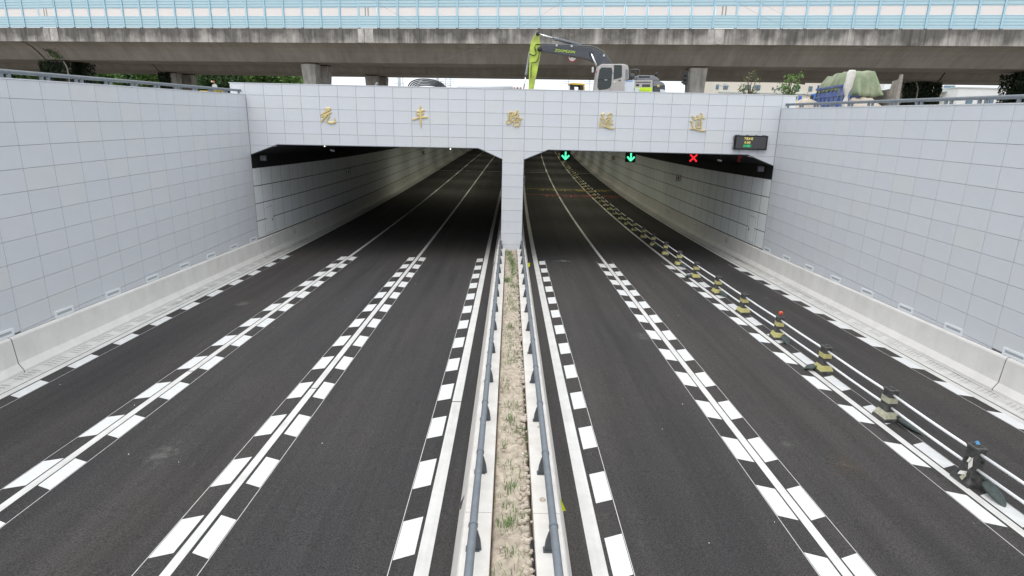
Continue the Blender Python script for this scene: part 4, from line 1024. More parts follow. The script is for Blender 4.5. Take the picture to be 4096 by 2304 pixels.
m = MB(); m.box(E(1215, 900, 4.3).x, E(2250, 900, 4.3).x-.3, 4.5, 6.6, GZ+.95, E(1700, 985, 4.3).z-.05); m.build('deck_frame', M['darkgrey'], ex)

# coil of black pipe and other site clutter on the street above
hc = thing('hose_coil', 'coil of thick black pipe lying behind the portal', 'pipe coil', (onY(1690, 345, 3).x, 3, GZ))
for k in range(5):
    pts = []
    for i in range(26):
        a = PI*i/25; u = 1691+k*2-(58-5.5*k)*math.cos(a)+(max(0, i-12)*(2.6-.2*k)); v = 353-(37-6.2*k)*math.sin(a)**.8
        pts.append(onY(u, v, 2.6+.12*k))
    pts = [Vector((pts[0].x, pts[0].y, GZ))] + pts + [Vector((pts[-1].x+.5, pts[-1].y, GZ+.05))]
    m = MB(); m.tube(pts, .034, 8); m.build('pipe_loop', M['hose'], hc, True)
m = MB(); m.tube([onY(1672, 337, 2.5), onY(1680, 325, 2.5), onY(1688, 321, 2.7)], .012, 6); m.build('tie_wire', M['pole'], hc)
m = MB(); m.tube([onY(1495, 360, 4), onY(1510, 330, 4)], .07, 10); tag(m.build('pipe_end', M['midgrey'], None, True), 'short grey pipe end sticking up behind the portal left of the coil', 'pipe')
for k, (pts, lab) in enumerate(((((1742, 345), (1750, 330), (1775, 325)), 'thin bare wire curling up right of the pipe coil'), (((1778, 350), (1790, 343), (1806, 341)), 'short thin wire low beside the pipe coil'))):
    m = MB(); m.tube([onY(u, v, 3) for u, v in pts], .012, 5); tag(m.build('loose_wire', M['rubber']), lab, 'wire')
# small loader seen between the stick and the cab
ld_ = thing('wheel_loader', 'small yellow roofed loader beyond the excavator', 'loader', (onY(2318, 360, 14).x, 14, GZ))
def slabL(pts, Y0, Y1, name, mt, par=ld_, bevel=.02):
    P = [onY(u, v, Y0) for u, v in pts]; m = MB(); m.prism([(q.x, Y0, q.z) for q in P], (0, Y1-Y0, 0)); return m.build(name, mt, par, bevel=bevel)
slabL([(2279,333),(2292,331),(2335,334),(2341,338),(2340,342),(2280,338)], 14, 15.6, 'roof', M['yellow'])
for a, b in (((2288,338),(2298,400)), ((2322,340),(2334,400))): slabL([(a[0],a[1]),(b[0],a[1]+1),(b[0],b[1]),(a[0],b[1])], 14, 15.6, 'pillar', M['rubber'], bevel=0)
slabL([(2298,338),(2322,340),(2322,344),(2298,342)], 14, 15.6, 'header', M['rubber'], bevel=0)
slabL([(2298,365),(2322,365),(2322,420),(2298,420)], 14, 15.6, 'lower_body', M['yellow'], bevel=0)
slabL([(2334,345),(2339,345),(2342,420),(2334,420)], 14, 15.6, 'side_body', M['yellow'], bevel=0)
slabL([(2281,340),(2286,340),(2288,368),(2281,368)], 14.2, 14.8, 'mirror', M['steel_dark'], bevel=0)
for dx in (2270, 2330):
    q = onY(dx, 400, 14.6); m = MB(); m.tube([(q.x, 14, GZ+.5), (q.x, 15.6, GZ+.5)], .5, 18); m.build('wheel', M['rubber'], ld_, True)
# red and white board, pale pipes behind the parapet
m = MB(); p0, p1 = onY(1830, 352, 12), onY(2052, 351, 12); m.tube([p0, p1], .12, 8); tag(m.build('pale_pipe', M['pole'], None, True), 'long pale pipe lying just behind the parapet', 'pipe')
bd = thing('striped_board', 'red white and black striped board just above the parapet', 'road board', (onY(2065, 352, 11).x, 11, GZ))
for k, mt in enumerate((M['red'], M['white'], M['rubber'], M['white'], M['red'])):
    a = onY(2054+6.5*k, 349, 11); b = onY(2054+6.5*(k+1), 356, 11); m = MB(); m.box(a.x, b.x, 11, 11.03, b.z, a.z); m.build('stripe', mt, bd)
m = MB(); a = onY(2068, 356, 11); m.box(a.x-.03, a.x+.03, 11.03, 11.08, GZ, a.z+.1); m.build('leg', M['pole'], bd)

# ================================================================== DUMP TRUCK ON THE RIGHT
HD = Vector((math.sin(math.radians(10)), math.cos(math.radians(10)), 0)); RT = Vector((HD.y, -HD.x, 0))
TR0 = Vector((17.85, 3.0, GZ))
def TP(f, r, z): return TR0 + HD*f + RT*r + Vector((0, 0, z))      # forward, right, up from the rear left corner
tk = thing('dump_truck', 'blue dump truck loaded under a green tarpaulin beside the right wall', 'truck', TP(3.5, 1.25, 0))
def tbox(f0, f1, r0, r1, z0, z1, name, mt, par=tk, bevel=0.0):
    m = MB(); c = (TP(f0, r0, z0)+TP(f1, r1, z1))/2; m.obox(c, HD*((f1-f0)/2), RT*((r1-r0)/2), Vector((0, 0, (z1-z0)/2))); return m.build(name, mt, par, bevel=bevel)
tbox(0, 5.6, 0, .06, 1.0, 2.27, 'side_board', M['truck_blue'])
tbox(-.02, 5.62, -.05, .0, 1.72, 1.80, 'side_rail', M['truck_blue']); tbox(-.02, 5.62, -.07, .07, 2.20, 2.30, 'top_rail', M['truck_blue']); tbox(0, 5.6, -.05, 0, 1.0, 1.1, 'side_rail', M['truck_blue'])
for k in range(7): tbox(.5+.8*k, .58+.8*k, -.05, -.001, 1.1, 1.72, 'side_stake', M['truck_blue'])
tbox(-.16, 0, -.07, .10, .9, 2.34, 'corner_post', M['truck_blue'])
m = MB(); m.prism([TP(0, 2.44, .95), TP(5.6, 2.44, .95), TP(5.6, 2.44, 1.95), TP(1.0, 2.44, 2.12), TP(0.9, 2.44, 2.5), TP(0, 2.44, 2.56)], RT*.07); m.build('side_board', M['truck_grey'], tk)
tbox(-.12, 0.06, 2.40, 2.55, .9, 2.56, 'corner_post', M['truck_grey']); tbox(-.14, .08, 2.42, 2.53, 2.56, 2.78, 'hinge_bracket', M['truck_grey'])
tbox(.05, 5.6, 2.36, 2.44, 1.55, 1.62, 'inner_rib', M['truck_grey'])
tbox(0, 5.6, .06, 2.44, .9, 1.0, 'bed_floor', M['truck_grey']); tbox(5.5, 5.6, .0, 2.5, 1.0, 2.5, 'headboard', M['truck_blue'])
tbox(-.1, 7.3, .75, 1.75, .55, .85, 'chassis', M['darkgrey'])
cabb = MB(); cabb.prism([TP(5.75, .1, .5), TP(7.45, .1, .5), TP(7.45, .1, 1.25), TP(7.2, .1, 2.05), TP(5.75, .1, 2.1)], RT*2.3); cabo = cabb.build('cab', M['cabblue'], tk, bevel=.06)
m = MB(); m.prism([TP(6.5, .085, 1.3), TP(7.3, .085, 1.3), TP(7.12, .085, 1.95), TP(6.5, .085, 1.97)], RT*.012); m.build('side_window', M['glassdark'], cabo)
m = MB(); m.tube([TP(7.2, .05, 1.9), TP(7.3, -.25, 2.05), TP(7.3, -.45, 2.0)], .018, 6); m.tube([TP(7.2, .0, 1.3), TP(7.2, -.1, 1.8), TP(7.2, -.1, 2.15), TP(7.2, .05, 2.2)], .015, 6); m.build('mirror_arm', M['steel'], cabo)
m = MB(); m.obox(TP(7.3, -.48, 1.75), HD*.04, RT*.10, Vector((0, 0, .2))); m.build('mirror', M['cabblue'], cabo, bevel=.03)
for f in (1.0, 2.3, 6.4):
    for r in (.0, 2.15):
        m = MB(); m.tube([TP(f, r, .5), TP(f, r+.35, .5)], .5, 20); w_ = m.build('wheel', M['rubber'], tk, True)
        m = MB(); m.tube([TP(f, r-.01, .5), TP(f, r+.36, .5)], .2, 12); m.build('wheel_hub', M['midgrey'], w_, True)
# the load, the tarpaulin and the rags are things of their own
lo_ = MB(); vs = []; fs = []; n1, n2 = 20, 12
for i in range(n1+1):
    for j in range(n2+1):
        f = .0+5.4*i/n1; r = .08+2.34*j/n2; e = min(1, i/4, (n1-i)/3)*min(1, j/3, (n2-j)/4)
        z = 1.02 + .62*e + .06*mnoise.noise((f*3, r*3, 0)); vs.append(TP(f, r, z))
for i in range(n1):
    for j in range(n2): a = i*(n2+1)+j; fs.append((a, a+1, a+n2+2, a+n2+1))
lo_.add(vs, fs); tag(lo_.build('soil_load', M['rock'], None, True), 'pale soil heaped in the bed of the blue truck', 'soil heap')
tp = MB(); vs = []; fs = []; n1, n2 = 70, 48
for i in range(n1+1):
    f = 1.1+4.85*i/n1
    for j in range(n2+1):
        t = j/n2; r = -.05+2.18*t; arch = min(1, math.sin(PI*t)*2.1)**.7
        rear = min(1, i/9.0); front = min(1, (n1-i)/16.0)
        z = 2.18 + .74*arch*(.25+.75*front**.6) + .14*math.sin(PI*min(1, i/45))*arch
        fold = abs(mnoise.noise((f*1.1+r*.7, r*1.5-f*.4, 4)))*.22 + abs(math.sin(f*3.1+1.3*r+2.5*mnoise.noise((f*.8, r*.8, 1))))*.07 + abs(mnoise.noise((f*2.2, r*2.2, 9)))*.04
        z += .12 - fold*(.5+.5*arch)
        if t < .04: z -= .10+.16*abs(math.sin(f*4.2))
        z -= 1.25*(1-rear)**1.3*(.35+.65*arch)
        fx = f + (.16*math.sin(r*5.2)+.10*math.sin(r*11+1))*(1-rear)*1.2
        if i > n1-9: z -= .07*(i-n1+9)*(1+.8*abs(math.sin(r*6)))
        vs.append(TP(fx, r, z))
for i in range(n1):
    for j in range(n2): a = i*(n2+1)+j; fs.append((a, a+1, a+n2+2, a+n2+1))
tp.add(vs, fs); to = tp.build('tarpaulin', M['tarp'], None, True); tag(to, 'faded green tarpaulin bulging over the truck load', 'tarpaulin')
so = to.modifiers.new('thick', 'SOLIDIFY'); so.thickness = .012
cm_ = MB(); rs = []
for j in range(22):
    t = j/21; z = 2.98 - 2.05*t; c = TP(-.12-.05*math.sin(t*5), .02-.10*math.sin(t*3.2), z); w_ = .09+.13*abs(math.sin(t*4.2+.4))*(1-.3*t)+.025*math.sin(t*17)
    rs.append([c+RT*(w_*math.cos(2*PI*k/14)*(1+.18*math.sin(3*k+6*t)))+HD*(.10*math.sin(2*PI*k/14)*(1+.25*math.cos(5*k))) for k in range(14)])
cm_.rings(rs); tag(cm_.build('white_rag', M['cloth'], None, True), 'dirty white cloth hung over the rear corner of the truck', 'cloth')

# ================================================================== THE ELEVATED ROAD BEHIND
BM = .155; BN = math.hypot(1, BM); BD = Vector((1/BN, -BM/BN, 0)); BV = Vector((BM/BN, 1/BN, 0))
def BP(s, n, z, Y0): return Vector((0, Y0, z)) + BD*s + BV*n
def bs(u, v, Y0, n=0):
    """distance along the viaduct where the line of sight through a photo point meets its face"""
    d = ray(u, v); o = CAM-(Vector((0, Y0, 0))+BV*n); t = -o.dot(BV)/d.dot(BV); return (CAM+d*t-Vector((0, Y0, 0))).dot(BD)
def viaduct(Y0, ztop, zpar, zbot, wbox, label, s0=-95, s1=75):
    t = thing('viaduct', label, 'viaduct', BP(0, 5, GZ, Y0))
    N = 34; ss = [s0+(s1-s0)*i/N for i in range(N+1)]
    wt = 3.0+wbox+3.0
    half = [(.22, zpar), (.9, zpar-.10), (1.5, zpar-.34), (2.05, zpar-.72), (2.55, zpar-1.16), (3.0, zbot)]
    sec = [(.22, zpar+.3)] + half + [(wt-n, z) for n, z in half[::-1]] + [(wt-.22, zpar+.3)]
    m = MB(); m.rings([[BP(s, n, z, Y0) for n, z in sec] for s in ss]); m.build('box_girder', M['girder'], t, False)
    for n0 in (0, wt-.35):
        m = MB(); m.rings([[BP(s, n, z, Y0) for n, z in ((n0, zpar-.02), (n0+.35, zpar-.02), (n0+.33, ztop), (n0+.02, ztop))] for s in ss]); m.build('parapet', M['parapet'], t)
    m = MB(); m.rings([[BP(s, n, z, Y0) for n, z in ((.35, zpar+.31), (wt-.35, zpar+.31))] for s in ss], closed=False); m.build('deck_surface', M['girder'], t)
    return t
V1, V2 = 29.0, 45.7
v1 = viaduct(V1, 15.27, 13.98, 12.42, 4.6, 'near concrete viaduct with stained parapet across the whole picture')
v2 = viaduct(V2, 15.0, 13.7, 12.38, 6.2, 'second concrete viaduct seen under the near one')
def pier(par, Y0, s, n, wd, dp, ztop, name='pier'):
    m = MB(); rs = []
    for z, k in ((GZ, .86), (ztop-1.8, .86), (ztop-.1, 1.0), (ztop, 1.0)):
        rs.append([BP(s+a*wd/2*k, n+b*dp/2*k, z, Y0) for a, b in ((-1, -1), (1, -1), (1, 1), (-1, 1))])
    m.rings(rs); o = m.build(name, M['pierc'], par, bevel=.05)
    m = MB(); m.obox(BP(s, n, ztop+.05, Y0), BD*(wd*.42), BV*(dp*.42), Vector((0, 0, .07))); m.build('bearing', mat('rusty_bearing', (.12, .07, .045), .9) if 'rusty_bearing' not in bpy.data.materials else bpy.data.materials['rusty_bearing'], o)
IVY = []
for u in (240, 1240, 2792, 4190):
    s_ = bs(u, 300, V1, 3.6)
    for n in (3.9, 6.7): pier(v1, V1, s_, n, 1.62, 1.2, 12.3)
    if u in (240, 4190): IVY += [(V1, s_, 3.9, u), (V1, s_, 6.7, u+1)]
for u in (685, 1485, 2590, 3705):
    s_ = bs(u, 320, V2, 3.8)
    for n in (4.2, 7.6): pier(v2, V2, s_, n, 1.6, 1.2, 12.26)
    if u in (685, 3705): IVY.append((V2, s_, 4.2, u))
def leaf_cloud(mb, pts, size, rg):
    for p in pts:
        a = Vector((rg.gauss(0, 1), rg.gauss(0, 1), rg.gauss(0, 1))); a.normalize(); b = a.orthogonal(); b.rotate(Matrix.Rotation(rg.uniform(0, 6.28), 3, a)); b.normalize(); c = a.cross(b)
        s = size*rg.uniform(.6, 1.3); mb.add([p-b*s, p-c*s*.55, p+b*s, p+c*s*.55], [(0, 1, 2, 3)])
rg = random.Random(21)
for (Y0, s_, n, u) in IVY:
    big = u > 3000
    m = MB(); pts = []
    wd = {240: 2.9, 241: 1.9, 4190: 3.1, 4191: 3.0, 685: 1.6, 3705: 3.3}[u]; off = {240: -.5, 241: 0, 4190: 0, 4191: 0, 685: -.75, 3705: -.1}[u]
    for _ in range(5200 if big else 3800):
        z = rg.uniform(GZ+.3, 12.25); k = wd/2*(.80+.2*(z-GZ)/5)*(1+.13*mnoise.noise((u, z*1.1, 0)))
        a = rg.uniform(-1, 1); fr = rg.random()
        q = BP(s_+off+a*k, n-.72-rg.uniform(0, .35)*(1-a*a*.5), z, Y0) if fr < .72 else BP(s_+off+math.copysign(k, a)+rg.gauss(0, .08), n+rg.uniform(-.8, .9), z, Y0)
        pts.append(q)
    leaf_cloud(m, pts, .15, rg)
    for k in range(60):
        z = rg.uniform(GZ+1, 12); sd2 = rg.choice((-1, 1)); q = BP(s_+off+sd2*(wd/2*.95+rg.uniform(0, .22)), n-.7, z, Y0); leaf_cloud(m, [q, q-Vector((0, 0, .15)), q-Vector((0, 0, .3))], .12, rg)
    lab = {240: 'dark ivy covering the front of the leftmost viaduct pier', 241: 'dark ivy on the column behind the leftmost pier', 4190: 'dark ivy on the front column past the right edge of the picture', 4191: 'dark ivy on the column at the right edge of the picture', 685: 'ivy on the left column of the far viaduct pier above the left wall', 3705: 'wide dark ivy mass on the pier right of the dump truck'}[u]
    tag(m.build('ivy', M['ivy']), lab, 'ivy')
s_ = bs(205, 230, V1, 2); m = MB(); pts = [BP(s_+rg.gauss(0, .30)+.35*t, 1.9+.7*t, 13.45-.95*t+rg.gauss(0, .10), V1-.15) for t in [rg.random() for _ in range(90)]]; leaf_cloud(m, pts, .13, rg)
tag(m.build('hanging_creeper', M['leaf_b']), 'tuft of creeper growing on the near girder above the leftmost pier', 'creeper')
# dark streak joints on the girder, drain pipes on the piers
for u, Y0, par in ((165, V1, v1), (632, V2, v2), (3765, V2, v2)):
    s_ = bs(u, 240 if Y0 == V1 else 300, Y0, 2.4)
    m = MB(); half = [(.2, 13.97), (.9, 13.87), (1.5, 13.63), (2.05, 13.25), (2.55, 12.81), (2.98, 12.43)]
    if Y0 == V2: half = [(n, z-.28) for n, z in half[:5]] + [(2.98, 12.40)]
    m.rings([[BP(s_-.07, n-.02, z-.02, Y0), BP(s_+.09, n-.02, z-.02, Y0)] for n, z in half], closed=False); m.build('girder_joint', M['dark'], par)
for u, v, Y0, n in ((280, 300, V1, 3.1), (3672, 340, V2, 3.2), (728, 320, V2, 3.3)):
    s_ = bs(u, v, Y0, n); m = MB(); m.tube([BP(s_-.35, n-.2, 12.3, Y0), BP(s_-.1, n-.2, 11.8, Y0), BP(s_, n-.2, 11.5, Y0), BP(s_, n-.2, GZ, Y0)], .07, 8)
    m.build('drain_pipe', M['fac_pipe'], v1 if Y0 == V1 else v2, True)
sg = thing('road_sign', 'round red bordered sign on the girder behind the boom', 'road sign', BP(0, 0, 13, V1))
s_ = bs(2290, 225, V1, 1.7); c = BP(s_, 1.55, 12.95, V1)
m = MB(); m.tube([c, c-BV*.03], .42, 24); m.build('red_border', M['red'], sg)
m = MB(); m.tube([c-BV*.031, c-BV*.04], .33, 24); m.build('white_face', M['white'], sg)
m = MB()
for sgn in (-1, 1): m.prism([c-BV*.042+BD*(sgn*.22)+Vector((0, 0, .12)), c-BV*.042+BD*(sgn*.04)+Vector((0, 0, .02)), c-BV*.042+BD*(sgn*.22)-Vector((0, 0, .08))], -BV*.006)
m.build('black_symbol', M['rubber'], sg)
m = MB(); m.tube([c+BV*.0, c+BV*.5], .04, 6); m.build('bracket', M['steel_dark'], sg)

# ------------------------------------------------------------------ noise barrier on the near viaduct
nb = thing('noise_barrier', 'pale blue noise barrier with frosted panes along the viaduct', 'noise barrier', BP(0, .15, 15.27, V1))
SP = 1.915; ZB = 15.27; RZ = -math.atan(BM)
def louver(h, n):
    m = MB(); st = h/n
    for k in range(n):
        z0, z1 = k*st+.008, (k+1)*st-.008
        m.prism([(-.875, .0, z0), (-.875, -.035, z0+.02), (-.875, -.02, z1-.03), (-.875, .0, z1)], (1.75, 0, 0))
    m.box(-.875, .875, .0, .05, .0, h); return m
LO = louver(.98, 4).mesh('louver_panel', M['blue']); HI = louver(1.55, 6).mesh('louver_panel', M['blue'])
PN = MB().box(-.85, .85, .0, .012, 0, .80).mesh('pane', M['pane'])
PF = MB().box(-.875, .875, -.03, .03, .0, .05).box(-.875, .875, -.03, .03, .80, .85).mesh('pane_frame', M['blue_post'])
PO = MB().box(-.075, .075, -.10, -.085, 0, 3.55).box(-.075, .075, .05, .065, 0, 3.55).box(-.008, .008, -.085, .05, 0, 3.55).mesh('post', M['blue_post'])
PB = MB().box(-.12, .12, -.13, .09, 0, .02).box(-.10, -.06, -.12, -.07, .02, .06).box(.06, .10, -.12, -.07, .02, .06).mesh('base_plate', M['steel_dark'])
s_first = bs(2073, 112, V1) - 45*SP
for u in (205, 1462, 2862):
    for du, wd_ in ((-18, .30), (14, .42)):
        s_ = bs(u+du, 150, V1); m = MB(); m.obox(BP(s_, .012, 14.62, V1), BD*wd_, BV*.018, Vector((0, 0, .60))); m.build('repair_patch', mat('pale_patch', (.44, .42, .395), .9, noise=(2.5, .25), streak=((3, 3, .3), .3)) if 'pale_patch' not in bpy.data.materials else bpy.data.materials['pale_patch'], v1)
def nlink(name, me, s, n, z):
    o = link(name, me, nb, BP(s, n, z, V1)); o.rotation_euler.z = RZ; return o
special = [bs(u, 60, V1) for u in (200, 1462, 2870)]
for k in range(76):
    s_ = s_first + SP*k
    if s_ > 70: break
    nlink('post', PO, s_, .16, ZB+.02); nlink('base_plate', PB, s_, .16, ZB)
    c = s_+SP/2; sp = any(abs(c-x) < SP*.5 for x in special); n = .15 - (.10 if sp else 0)
    nlink('louver_panel', LO, c, n, ZB+.06); nlink('pane_frame', PF, c, n, ZB+1.04); nlink('pane', PN, c, n, ZB+1.065); nlink('louver_panel', HI, c, n, ZB+1.90)
    if sp:
        for dx in (-.28, .0): nlink('mullion', bpy.data.meshes.get('mullion') or MB().box(-.05, .05, -.012, -.001, 0, .8).mesh('mullion', M['fac_pipe']), c+dx, n, ZB+1.065)

# ================================================================== BACKGROUND
def tree_mesh(seed, h, rx, n, leafm, lsize, blobs):
    rg = random.Random(seed)
    tm = MB(); tm.tube([(0, 0, 0), (.05, .02, h*.25), (-.05, .06, h*.5), (.02, 0, h*.8)], [h*.028, h*.022, h*.015, h*.006], 8)
    cs = []
    for _ in range(blobs):
        a = rg.uniform(0, 2*PI); rr = rx*math.sqrt(rg.random())*.75; z = h*rg.uniform(.38, .92); k = math.sin(PI*min(1, max(.1, (z/h-.25)/.8)))
        cs.append((Vector((rr*math.cos(a)*k, rr*math.sin(a)*k, z)), rx*rg.uniform(.24, .42)))
        tm.tube([(0, 0, z*.55), (rr*math.cos(a)*k*.5, rr*math.sin(a)*k*.5, z*.82), cs[-1][0]], [h*.012, h*.008, h*.003], 5)
    m = MB(); pts = []
    for _ in range(n):
        c, r = cs[rg.randrange(len(cs))]; d = Vector((rg.gauss(0, 1), rg.gauss(0, 1), rg.gauss(0, 1))); d.normalize()
        pts.append(c + d*r*(rg.random()**.4)*Vector((1, 1, .8)).length/1.62)
    leaf_cloud(m, pts, lsize, rg)
    return tm.mesh('trunk', M['bark'], True), m.mesh('crown', leafm)
TK = [tree_mesh(1, 7.6, 3.0, 4200, M['leaf_a'], .24, 26), tree_mesh(2, 7.0, 2.8, 4200, M['leaf_b'], .24, 24), tree_mesh(3, 7.2, 2.9, 3800, M['leaf_a'], .22, 22)]
def tree(x, y, k, sc, lab, grp, meshes=None):
    t = thing('tree', lab, 'tree', (x, y, GZ), grp); a, b = (meshes or TK[k])
    for nm, me in (('trunk', a), ('crown', b)):
        o = bpy.data.objects.new(nm, me); COL.objects.link(o); o.parent = t
    t.scale = (sc, sc, sc); t.rotation_euler.z = x*1.7; return t
rg = random.Random(8)
us = [-60, 60, 170, 300, 420, 500, 600, 680, 770, 860, 930, 1000, 1060, 1120]
for k, u in enumerate(us):
    Y = 74 + (k % 3)*5 - .05*(u-500)/10*.3
    p = onY(u, 330, Y); tree(p.x, Y, [0, 1, 2, 0, 2, 1, 0, 1, 0, 1, 1, 2, 0, 2][k], 1.08+.14*rg.random(), 'green tree beyond the viaducts, %s from the left' % ordinal(k), 'trees beyond the viaducts')
for k, u in enumerate(range(-40, 1180, 75)):
    Y = 96 + (k % 2)*5; p = onY(u, 330, Y); tree(p.x, Y, (k*2+1) % 3, 1.35+.15*rg.random(), 'back row green tree beyond the viaducts, %s from the left' % ordinal(k), 'back row of trees')
Y = 70; p = onY(1165, 330, Y); SPM = tree_mesh(9, 7.8, 2.6, 900, M['leaf_a'], .26, 16); tree(p.x, Y, 0, 1, 'thin tree with sky showing through, left of the bare pier', 'trees beyond the viaducts', SPM)
for k, (u, Y, n, r, lab) in enumerate(((2998, 16, 330, .95, 'sparse young tree behind the portal, before the cream building'), (3160, 13, 720, 1.1, 'leafier young tree at the right end of the portal'))):
    p = onY(u, 380, Y); mm = tree_mesh(30+k, 3.9 if k == 0 else 3.6, r, n, M['leaf_c' if k == 0 else 'leaf_a'], .085, 20)
    tree(p.x, Y, 0, 1, lab, 'young trees', mm)

def facade(root, Yf, pts, name, mt, dep):
    P = [onY(u, v, Yf) for u, v in pts]; m = MB(); m.prism([(q.x, Yf, q.z) for q in P], (0, dep, 0)); return m.build(name, mt, root)
cb = thing('building', 'cream building with small blue windows beyond the viaduct', 'building', (onY(3050, 420, 95).x, 95, GZ))
x0, x1 = onY(2852, 350, 95).x, onY(3320, 350, 95).x; zt_ = onY(3050, 300, 95).z+3
m = MB(); m.box(x0, x1, 95, 110, GZ, zt_); m.build('wall', M['cream'], cb)
m = MB(); m.box(x0-.2, x1, 94.8, 110, zt_, zt_+.4); m.build('roof', M['ledge'], cb)
zl = onY(3050, 372, 95).z; m = MB(); m.box(x0+1.2, x1, 94.7, 95, zl-.12, zl+.12); m.build('ledge', M['ledge'], cb)
z0w, z1w = onY(3000, 360, 95).z, onY(3000, 340, 95).z
for (u0, u1, big) in ((2858, 2875, 1), (2893, 2911, 1), (2980, 3000, 1), (3018, 3041, 1), (3088, 3095, 0), (3111, 3121, 0), (3178, 3196, 1), (3235, 3250, 1)):
    a, b = onY(u0, 350, 95).x, onY(u1, 350, 95).x; za, zb_ = (z0w, z1w) if big else (z0w+.1, z1w-.35)
    m = MB(); m.box(a, b, 94.92, 94.99, za, zb_); o = m.build('window', M['steel_dark'], cb)
    wv = (b-a)
    for k in range(2):
        m = MB(); m.box(a+.05+wv*.5*k, a+wv*.5*(k+1)-.04, 94.90, 94.919, za+.06, zb_-.06); m.build('pane', M['glassblue'], o)
zc_ = onY(3000, 381, 95).z
for (u0, u1) in ((2856, 2878), (2895, 2912), (3030, 3045), (3090, 3110)):
    a, b = onY(u0, 380, 95).x, onY(u1, 380, 95).x; m = MB(); m.box(a, b, 94.9, 94.98, zc_-1.4, zc_); m.build('window', M['steel_dark'], cb)
wb = thing('building', 'white factory hall with dark windows at the right edge', 'building', (onY(3960, 420, 80).x, 80, GZ))
xa, xb = onY(3830, 380, 80).x, onY(4400, 380, 80).x; zt_ = onY(3960, 355, 80).z
m = MB(); m.box(xa, xb, 80, 100, GZ, zt_); m.build('wall', M['whitewall'], wb)
m = MB(); m.box(xa-.15, xb, 79.85, 100, zt_, zt_+.2); m.build('roof', M['ledge'], wb)
for u0, u1 in ((3862, 3888), (3910, 3926), (3954, 3972), (4010, 4030)):
    a, b = onY(u0, 410, 80).x, onY(u1, 410, 80).x; zt2 = onY(u0, 396, 80).z; m = MB(); m.box(a, b, 79.93, 79.99, zt2-1.6, zt2); o = m.build('window', M['steel_dark'], wb)
    m = MB(); m.box(a+.08, b-.08, 79.90, 79.929, zt2-.8, zt2-.1); m.build('pane', M['glassblue'], o)
w2 = thing('building', 'white annex with grey eaves between the truck and the ivy pier', 'building', (onY(3700, 420, 84).x, 84, GZ))
xa, xb = onY(3600, 380, 84).x, onY(3838, 380, 84).x; z2 = onY(3700, 368, 84).z
m = MB(); m.box(xa, xb, 84, 98, GZ, z2); m.build('wall', M['whitewall'], w2)
m = MB(); m.box(xa-.4, xb+.3, 82.8, 98, z2, z2+.22); m.build('eaves', M['ledge'], w2)
xu0, xu1 = onY(3540, 330, 90).x, onY(3825, 330, 90).x; zu = onY(3700, 310, 90).z+2.5
m = MB(); m.box(xu0, xu1, 90, 104, z2+.22, zu); m.build('upper_wall', M['whitewall'], w2)
a, b = onY(3775, 350, 90).x, onY(3820, 350, 90).x; zz = onY(3800, 351, 90).z
for k in range(3):
    m = MB(); m.box(a+(b-a)*k/3+.05, a+(b-a)*(k+1)/3-.05, 89.9, 89.99, zz-.5, zz+.35); m.build('window', M['glassblue'], w2)
a = onY(3615, 337, 90); m = MB(); m.tube([(a.x, 89.98, a.z), (a.x, 89.9, a.z)], .42, 16); m.build('green_emblem', mat('emblem_green', (.05, .35, .18), .5), w2)
m = MB(); m.tube([(a.x-.1, 89.89, a.z-.6), (a.x-.1, 89.85, a.z-.6)], .36, 16); m.build('yellow_emblem', M['yellow'], w2)
a = onY(3628, 332, 90); m = MB(); m.box(a.x, a.x+.75, 89.9, 89.99, a.z-.5, a.z+.4); m.build('window', M['steel_dark'], w2)
a, b = onY(3762, 398, 84), onY(3820, 388, 84); m = MB(); m.box(a.x, b.x, 83.9, 83.99, a.z-.1, b.z); m.build('window', M['steel_dark'], w2)
# traffic light, street lamps, masts
tl = thing('traffic_light', 'black traffic light head left of the bare right pier', 'traffic light', (onY(2738, 420, 24).x, 24, GZ))
a, b = onY(2729, 288, 24), onY(2746, 339, 24)
m = MB(); m.box((a.x+b.x)/2-.02, b.x, 24, 24.15, b.z, a.z); m.build('backing', M['rubber'], tl)
hh = (a.z-b.z)/3
for k in range(3):
    z0 = b.z+hh*k; m = MB(); m.prism([(b.x-.02, 23.8, z0+.06), (b.x-.02, 23.8, z0+hh-.02), (a.x, 23.8, z0+hh-.10), (a.x+.06, 23.8, z0+.10)], (0, .3, 0)); m.build('lamp_hood', M['rubber'], tl)
m = MB(); m.tube([(b.x+.12, 24.1, GZ), (b.x+.12, 24.1, a.z)], .05, 8); m.tube([(b.x+.12, 24.1, a.z-.4), (b.x, 24.1, a.z-.4)], .03, 6); m.build('pole', M['steel_dark'], tl, True)
for k, (u, v0, Y, arm, lab) in enumerate(((2862, 335, 60, 1, 'pale street lamp before the cream building'), (3160, 325, 50, 0, 'pale lamp pole rising behind the leafier young tree'))):
    p = onY(u, v0, Y); t = thing('street_lamp', lab, 'street lamp', (p.x, Y, GZ))
    m = MB(); m.tube([(p.x, Y, GZ), (p.x, Y, p.z)], .09, 8); m.build('pole', M['pole'], t, True)
    m = MB(); m.tube([(p.x, Y, p.z-.15), (p.x+1.0, Y, p.z-.25), (p.x+1.9, Y, p.z-.22)], [.05, .06, .16], 8); m.build('lamp_arm', M['pole'], t, True)
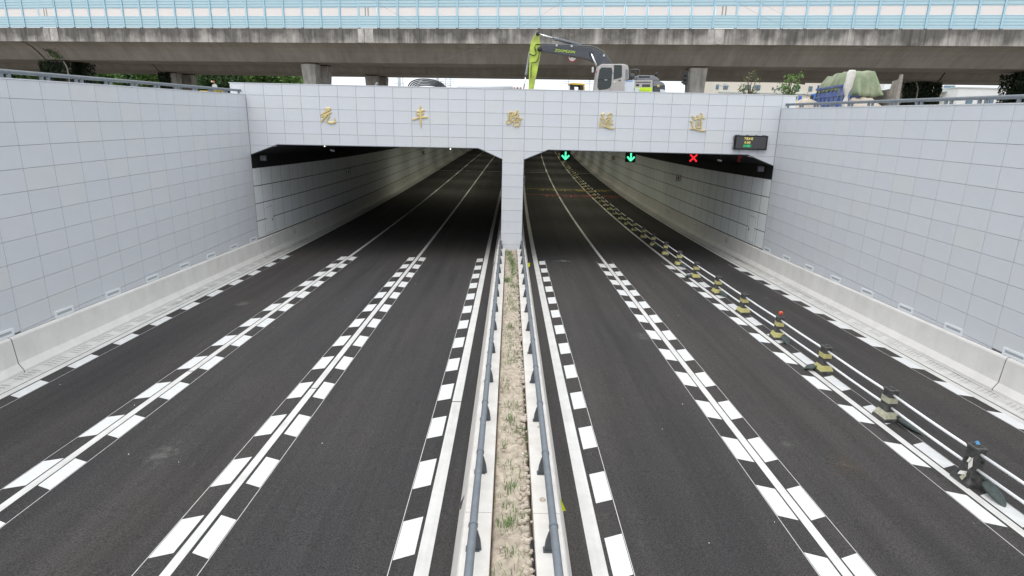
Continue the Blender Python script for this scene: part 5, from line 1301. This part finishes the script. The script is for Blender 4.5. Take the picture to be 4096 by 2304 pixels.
for k, (u, th, ar, Y) in enumerate(((1531, .10, 0, 110), (1596, .45, 1, 150), (1611, .10, 0, 110), (1750, .40, 2, 160), (1732, .10, 3, 170), (1782, .12, 1, 150), (1801, .10, 3, 170), (2275, .10, 3, 150), (2360, .10, 3, 150))):
    p = onY(u, 300, Y); t = thing('mast', 'thin pale mast against the white sky, %s from the left' % ordinal(k), 'mast', (p.x, Y, GZ), 'distant masts')
    pm_ = mat('far_mast', (.42, .47, .50), .7) if 'far_mast' not in bpy.data.materials else bpy.data.materials['far_mast']
    m = MB(); m.tube([(p.x, Y, GZ), (p.x, Y, p.z+3)], th, 8); m.build('shaft', pm_, t, True)
    for q in range(ar):
        z = onY(u, 334-8*q, Y).z; m = MB(); m.box(p.x-1.5, p.x+1.5, Y-.06, Y+.06, z-.06, z+.06); m.build('cross_arm', pm_, t)
    if ar == 0:
        m = MB(); m.box(p.x-.2, p.x+.2, Y-.2, Y+.2, p.z+3, p.z+3.2); m.build('cap', pm_, t)
# mirror post, yellow crates and rubble left of the portal
mp_ = thing('road_mirror', 'grey round back of a road mirror with an orange lamp on top', 'road mirror', (onY(857, 400, 20).x, 20, GZ))
c = onY(858, 346, 20); m = MB(); m.tube([(c.x, 20, c.z), (c.x, 20.06, c.z)], .2, 20); m.build('mirror_back', M['pole'], mp_)
m = MB(); m.tube([(c.x, 20.05, GZ), (c.x, 20.05, c.z+.42)], .035, 8); m.build('pole', M['steel'], mp_)
q = onY(853, 326, 20); m = MB(); m.tube([(q.x, 20, q.z-.08), (q.x, 20, q.z+.06)], .07, 10); m.build('orange_lamp', mat('orange_cap', (.65, .22, .06), .5), mp_); m = MB(); m.tube([(q.x-.12, 20, q.z-.05), (q.x-.12, 20, q.z+.06)], .06, 10); m.build('white_lamp', M['white'], mp_)
yr = thing('yellow_frame', 'yellow steel frame low behind the left handrail', 'frame', (onY(820, 370, 15).x, 15, GZ))
for u0, u1 in ((799, 832), (846, 890)):
    a, b = onY(u0, 362, 15), onY(u1, 366, 15); m = MB(); m.box(a.x, b.x, 15, 15.05, a.z-.05, a.z); m.box(a.x, a.x+.06, 15.051, 15.1, GZ, a.z); m.box(b.x-.06, b.x, 15.051, 15.1, GZ, a.z); m.build('frame_bar', M['yellow'], yr)
sh = thing('stone_heap', 'pale heap of wrapped rubble beside the truck cab', 'rubble heap', (onY(3225, 420, 6).x, 6, GZ))
m = MB(); c = onY(3222, 425, 6); rs = []
for j in range(9):
    t = j/8; z = GZ+(onY(3222, 392, 6).z-GZ)*t; rr = 1.25*math.sqrt(max(.01, 1-t**2))
    rs.append([(c.x+rr*math.cos(2*PI*i/16)*(1+.12*mnoise.noise((i, j, 2))), 6+rr*.7*math.sin(2*PI*i/16), z) for i in range(16)])
m.rings(rs); m.build('heap', M['rock'], sh, True)
# thin overhead cables crossing in front of the noise barrier
for k, (p, q, Y) in enumerate((((1240, -200), (1750, 125), 20), ((1930, 145), (2290, -40), 20), ((2945, -40), (3260, 130), 18), ((3000, -60), (3420, 160), 18))):
    a, b = onY(*p, Y), onY(*q, Y); d = (b-a); a, b = a-d*.6, b+d*.2
    m = MB(); m.tube([a+(b-a)*t-Vector((0, 0, .8*4*t*(1-t))) for t in [i/10 for i in range(11)]], .006, 4)
    tag(m.build('overhead_cable', M['steel']), 'thin overhead cable before the noise barrier, %s from the left' % ordinal(k), 'cable', 'overhead cables')
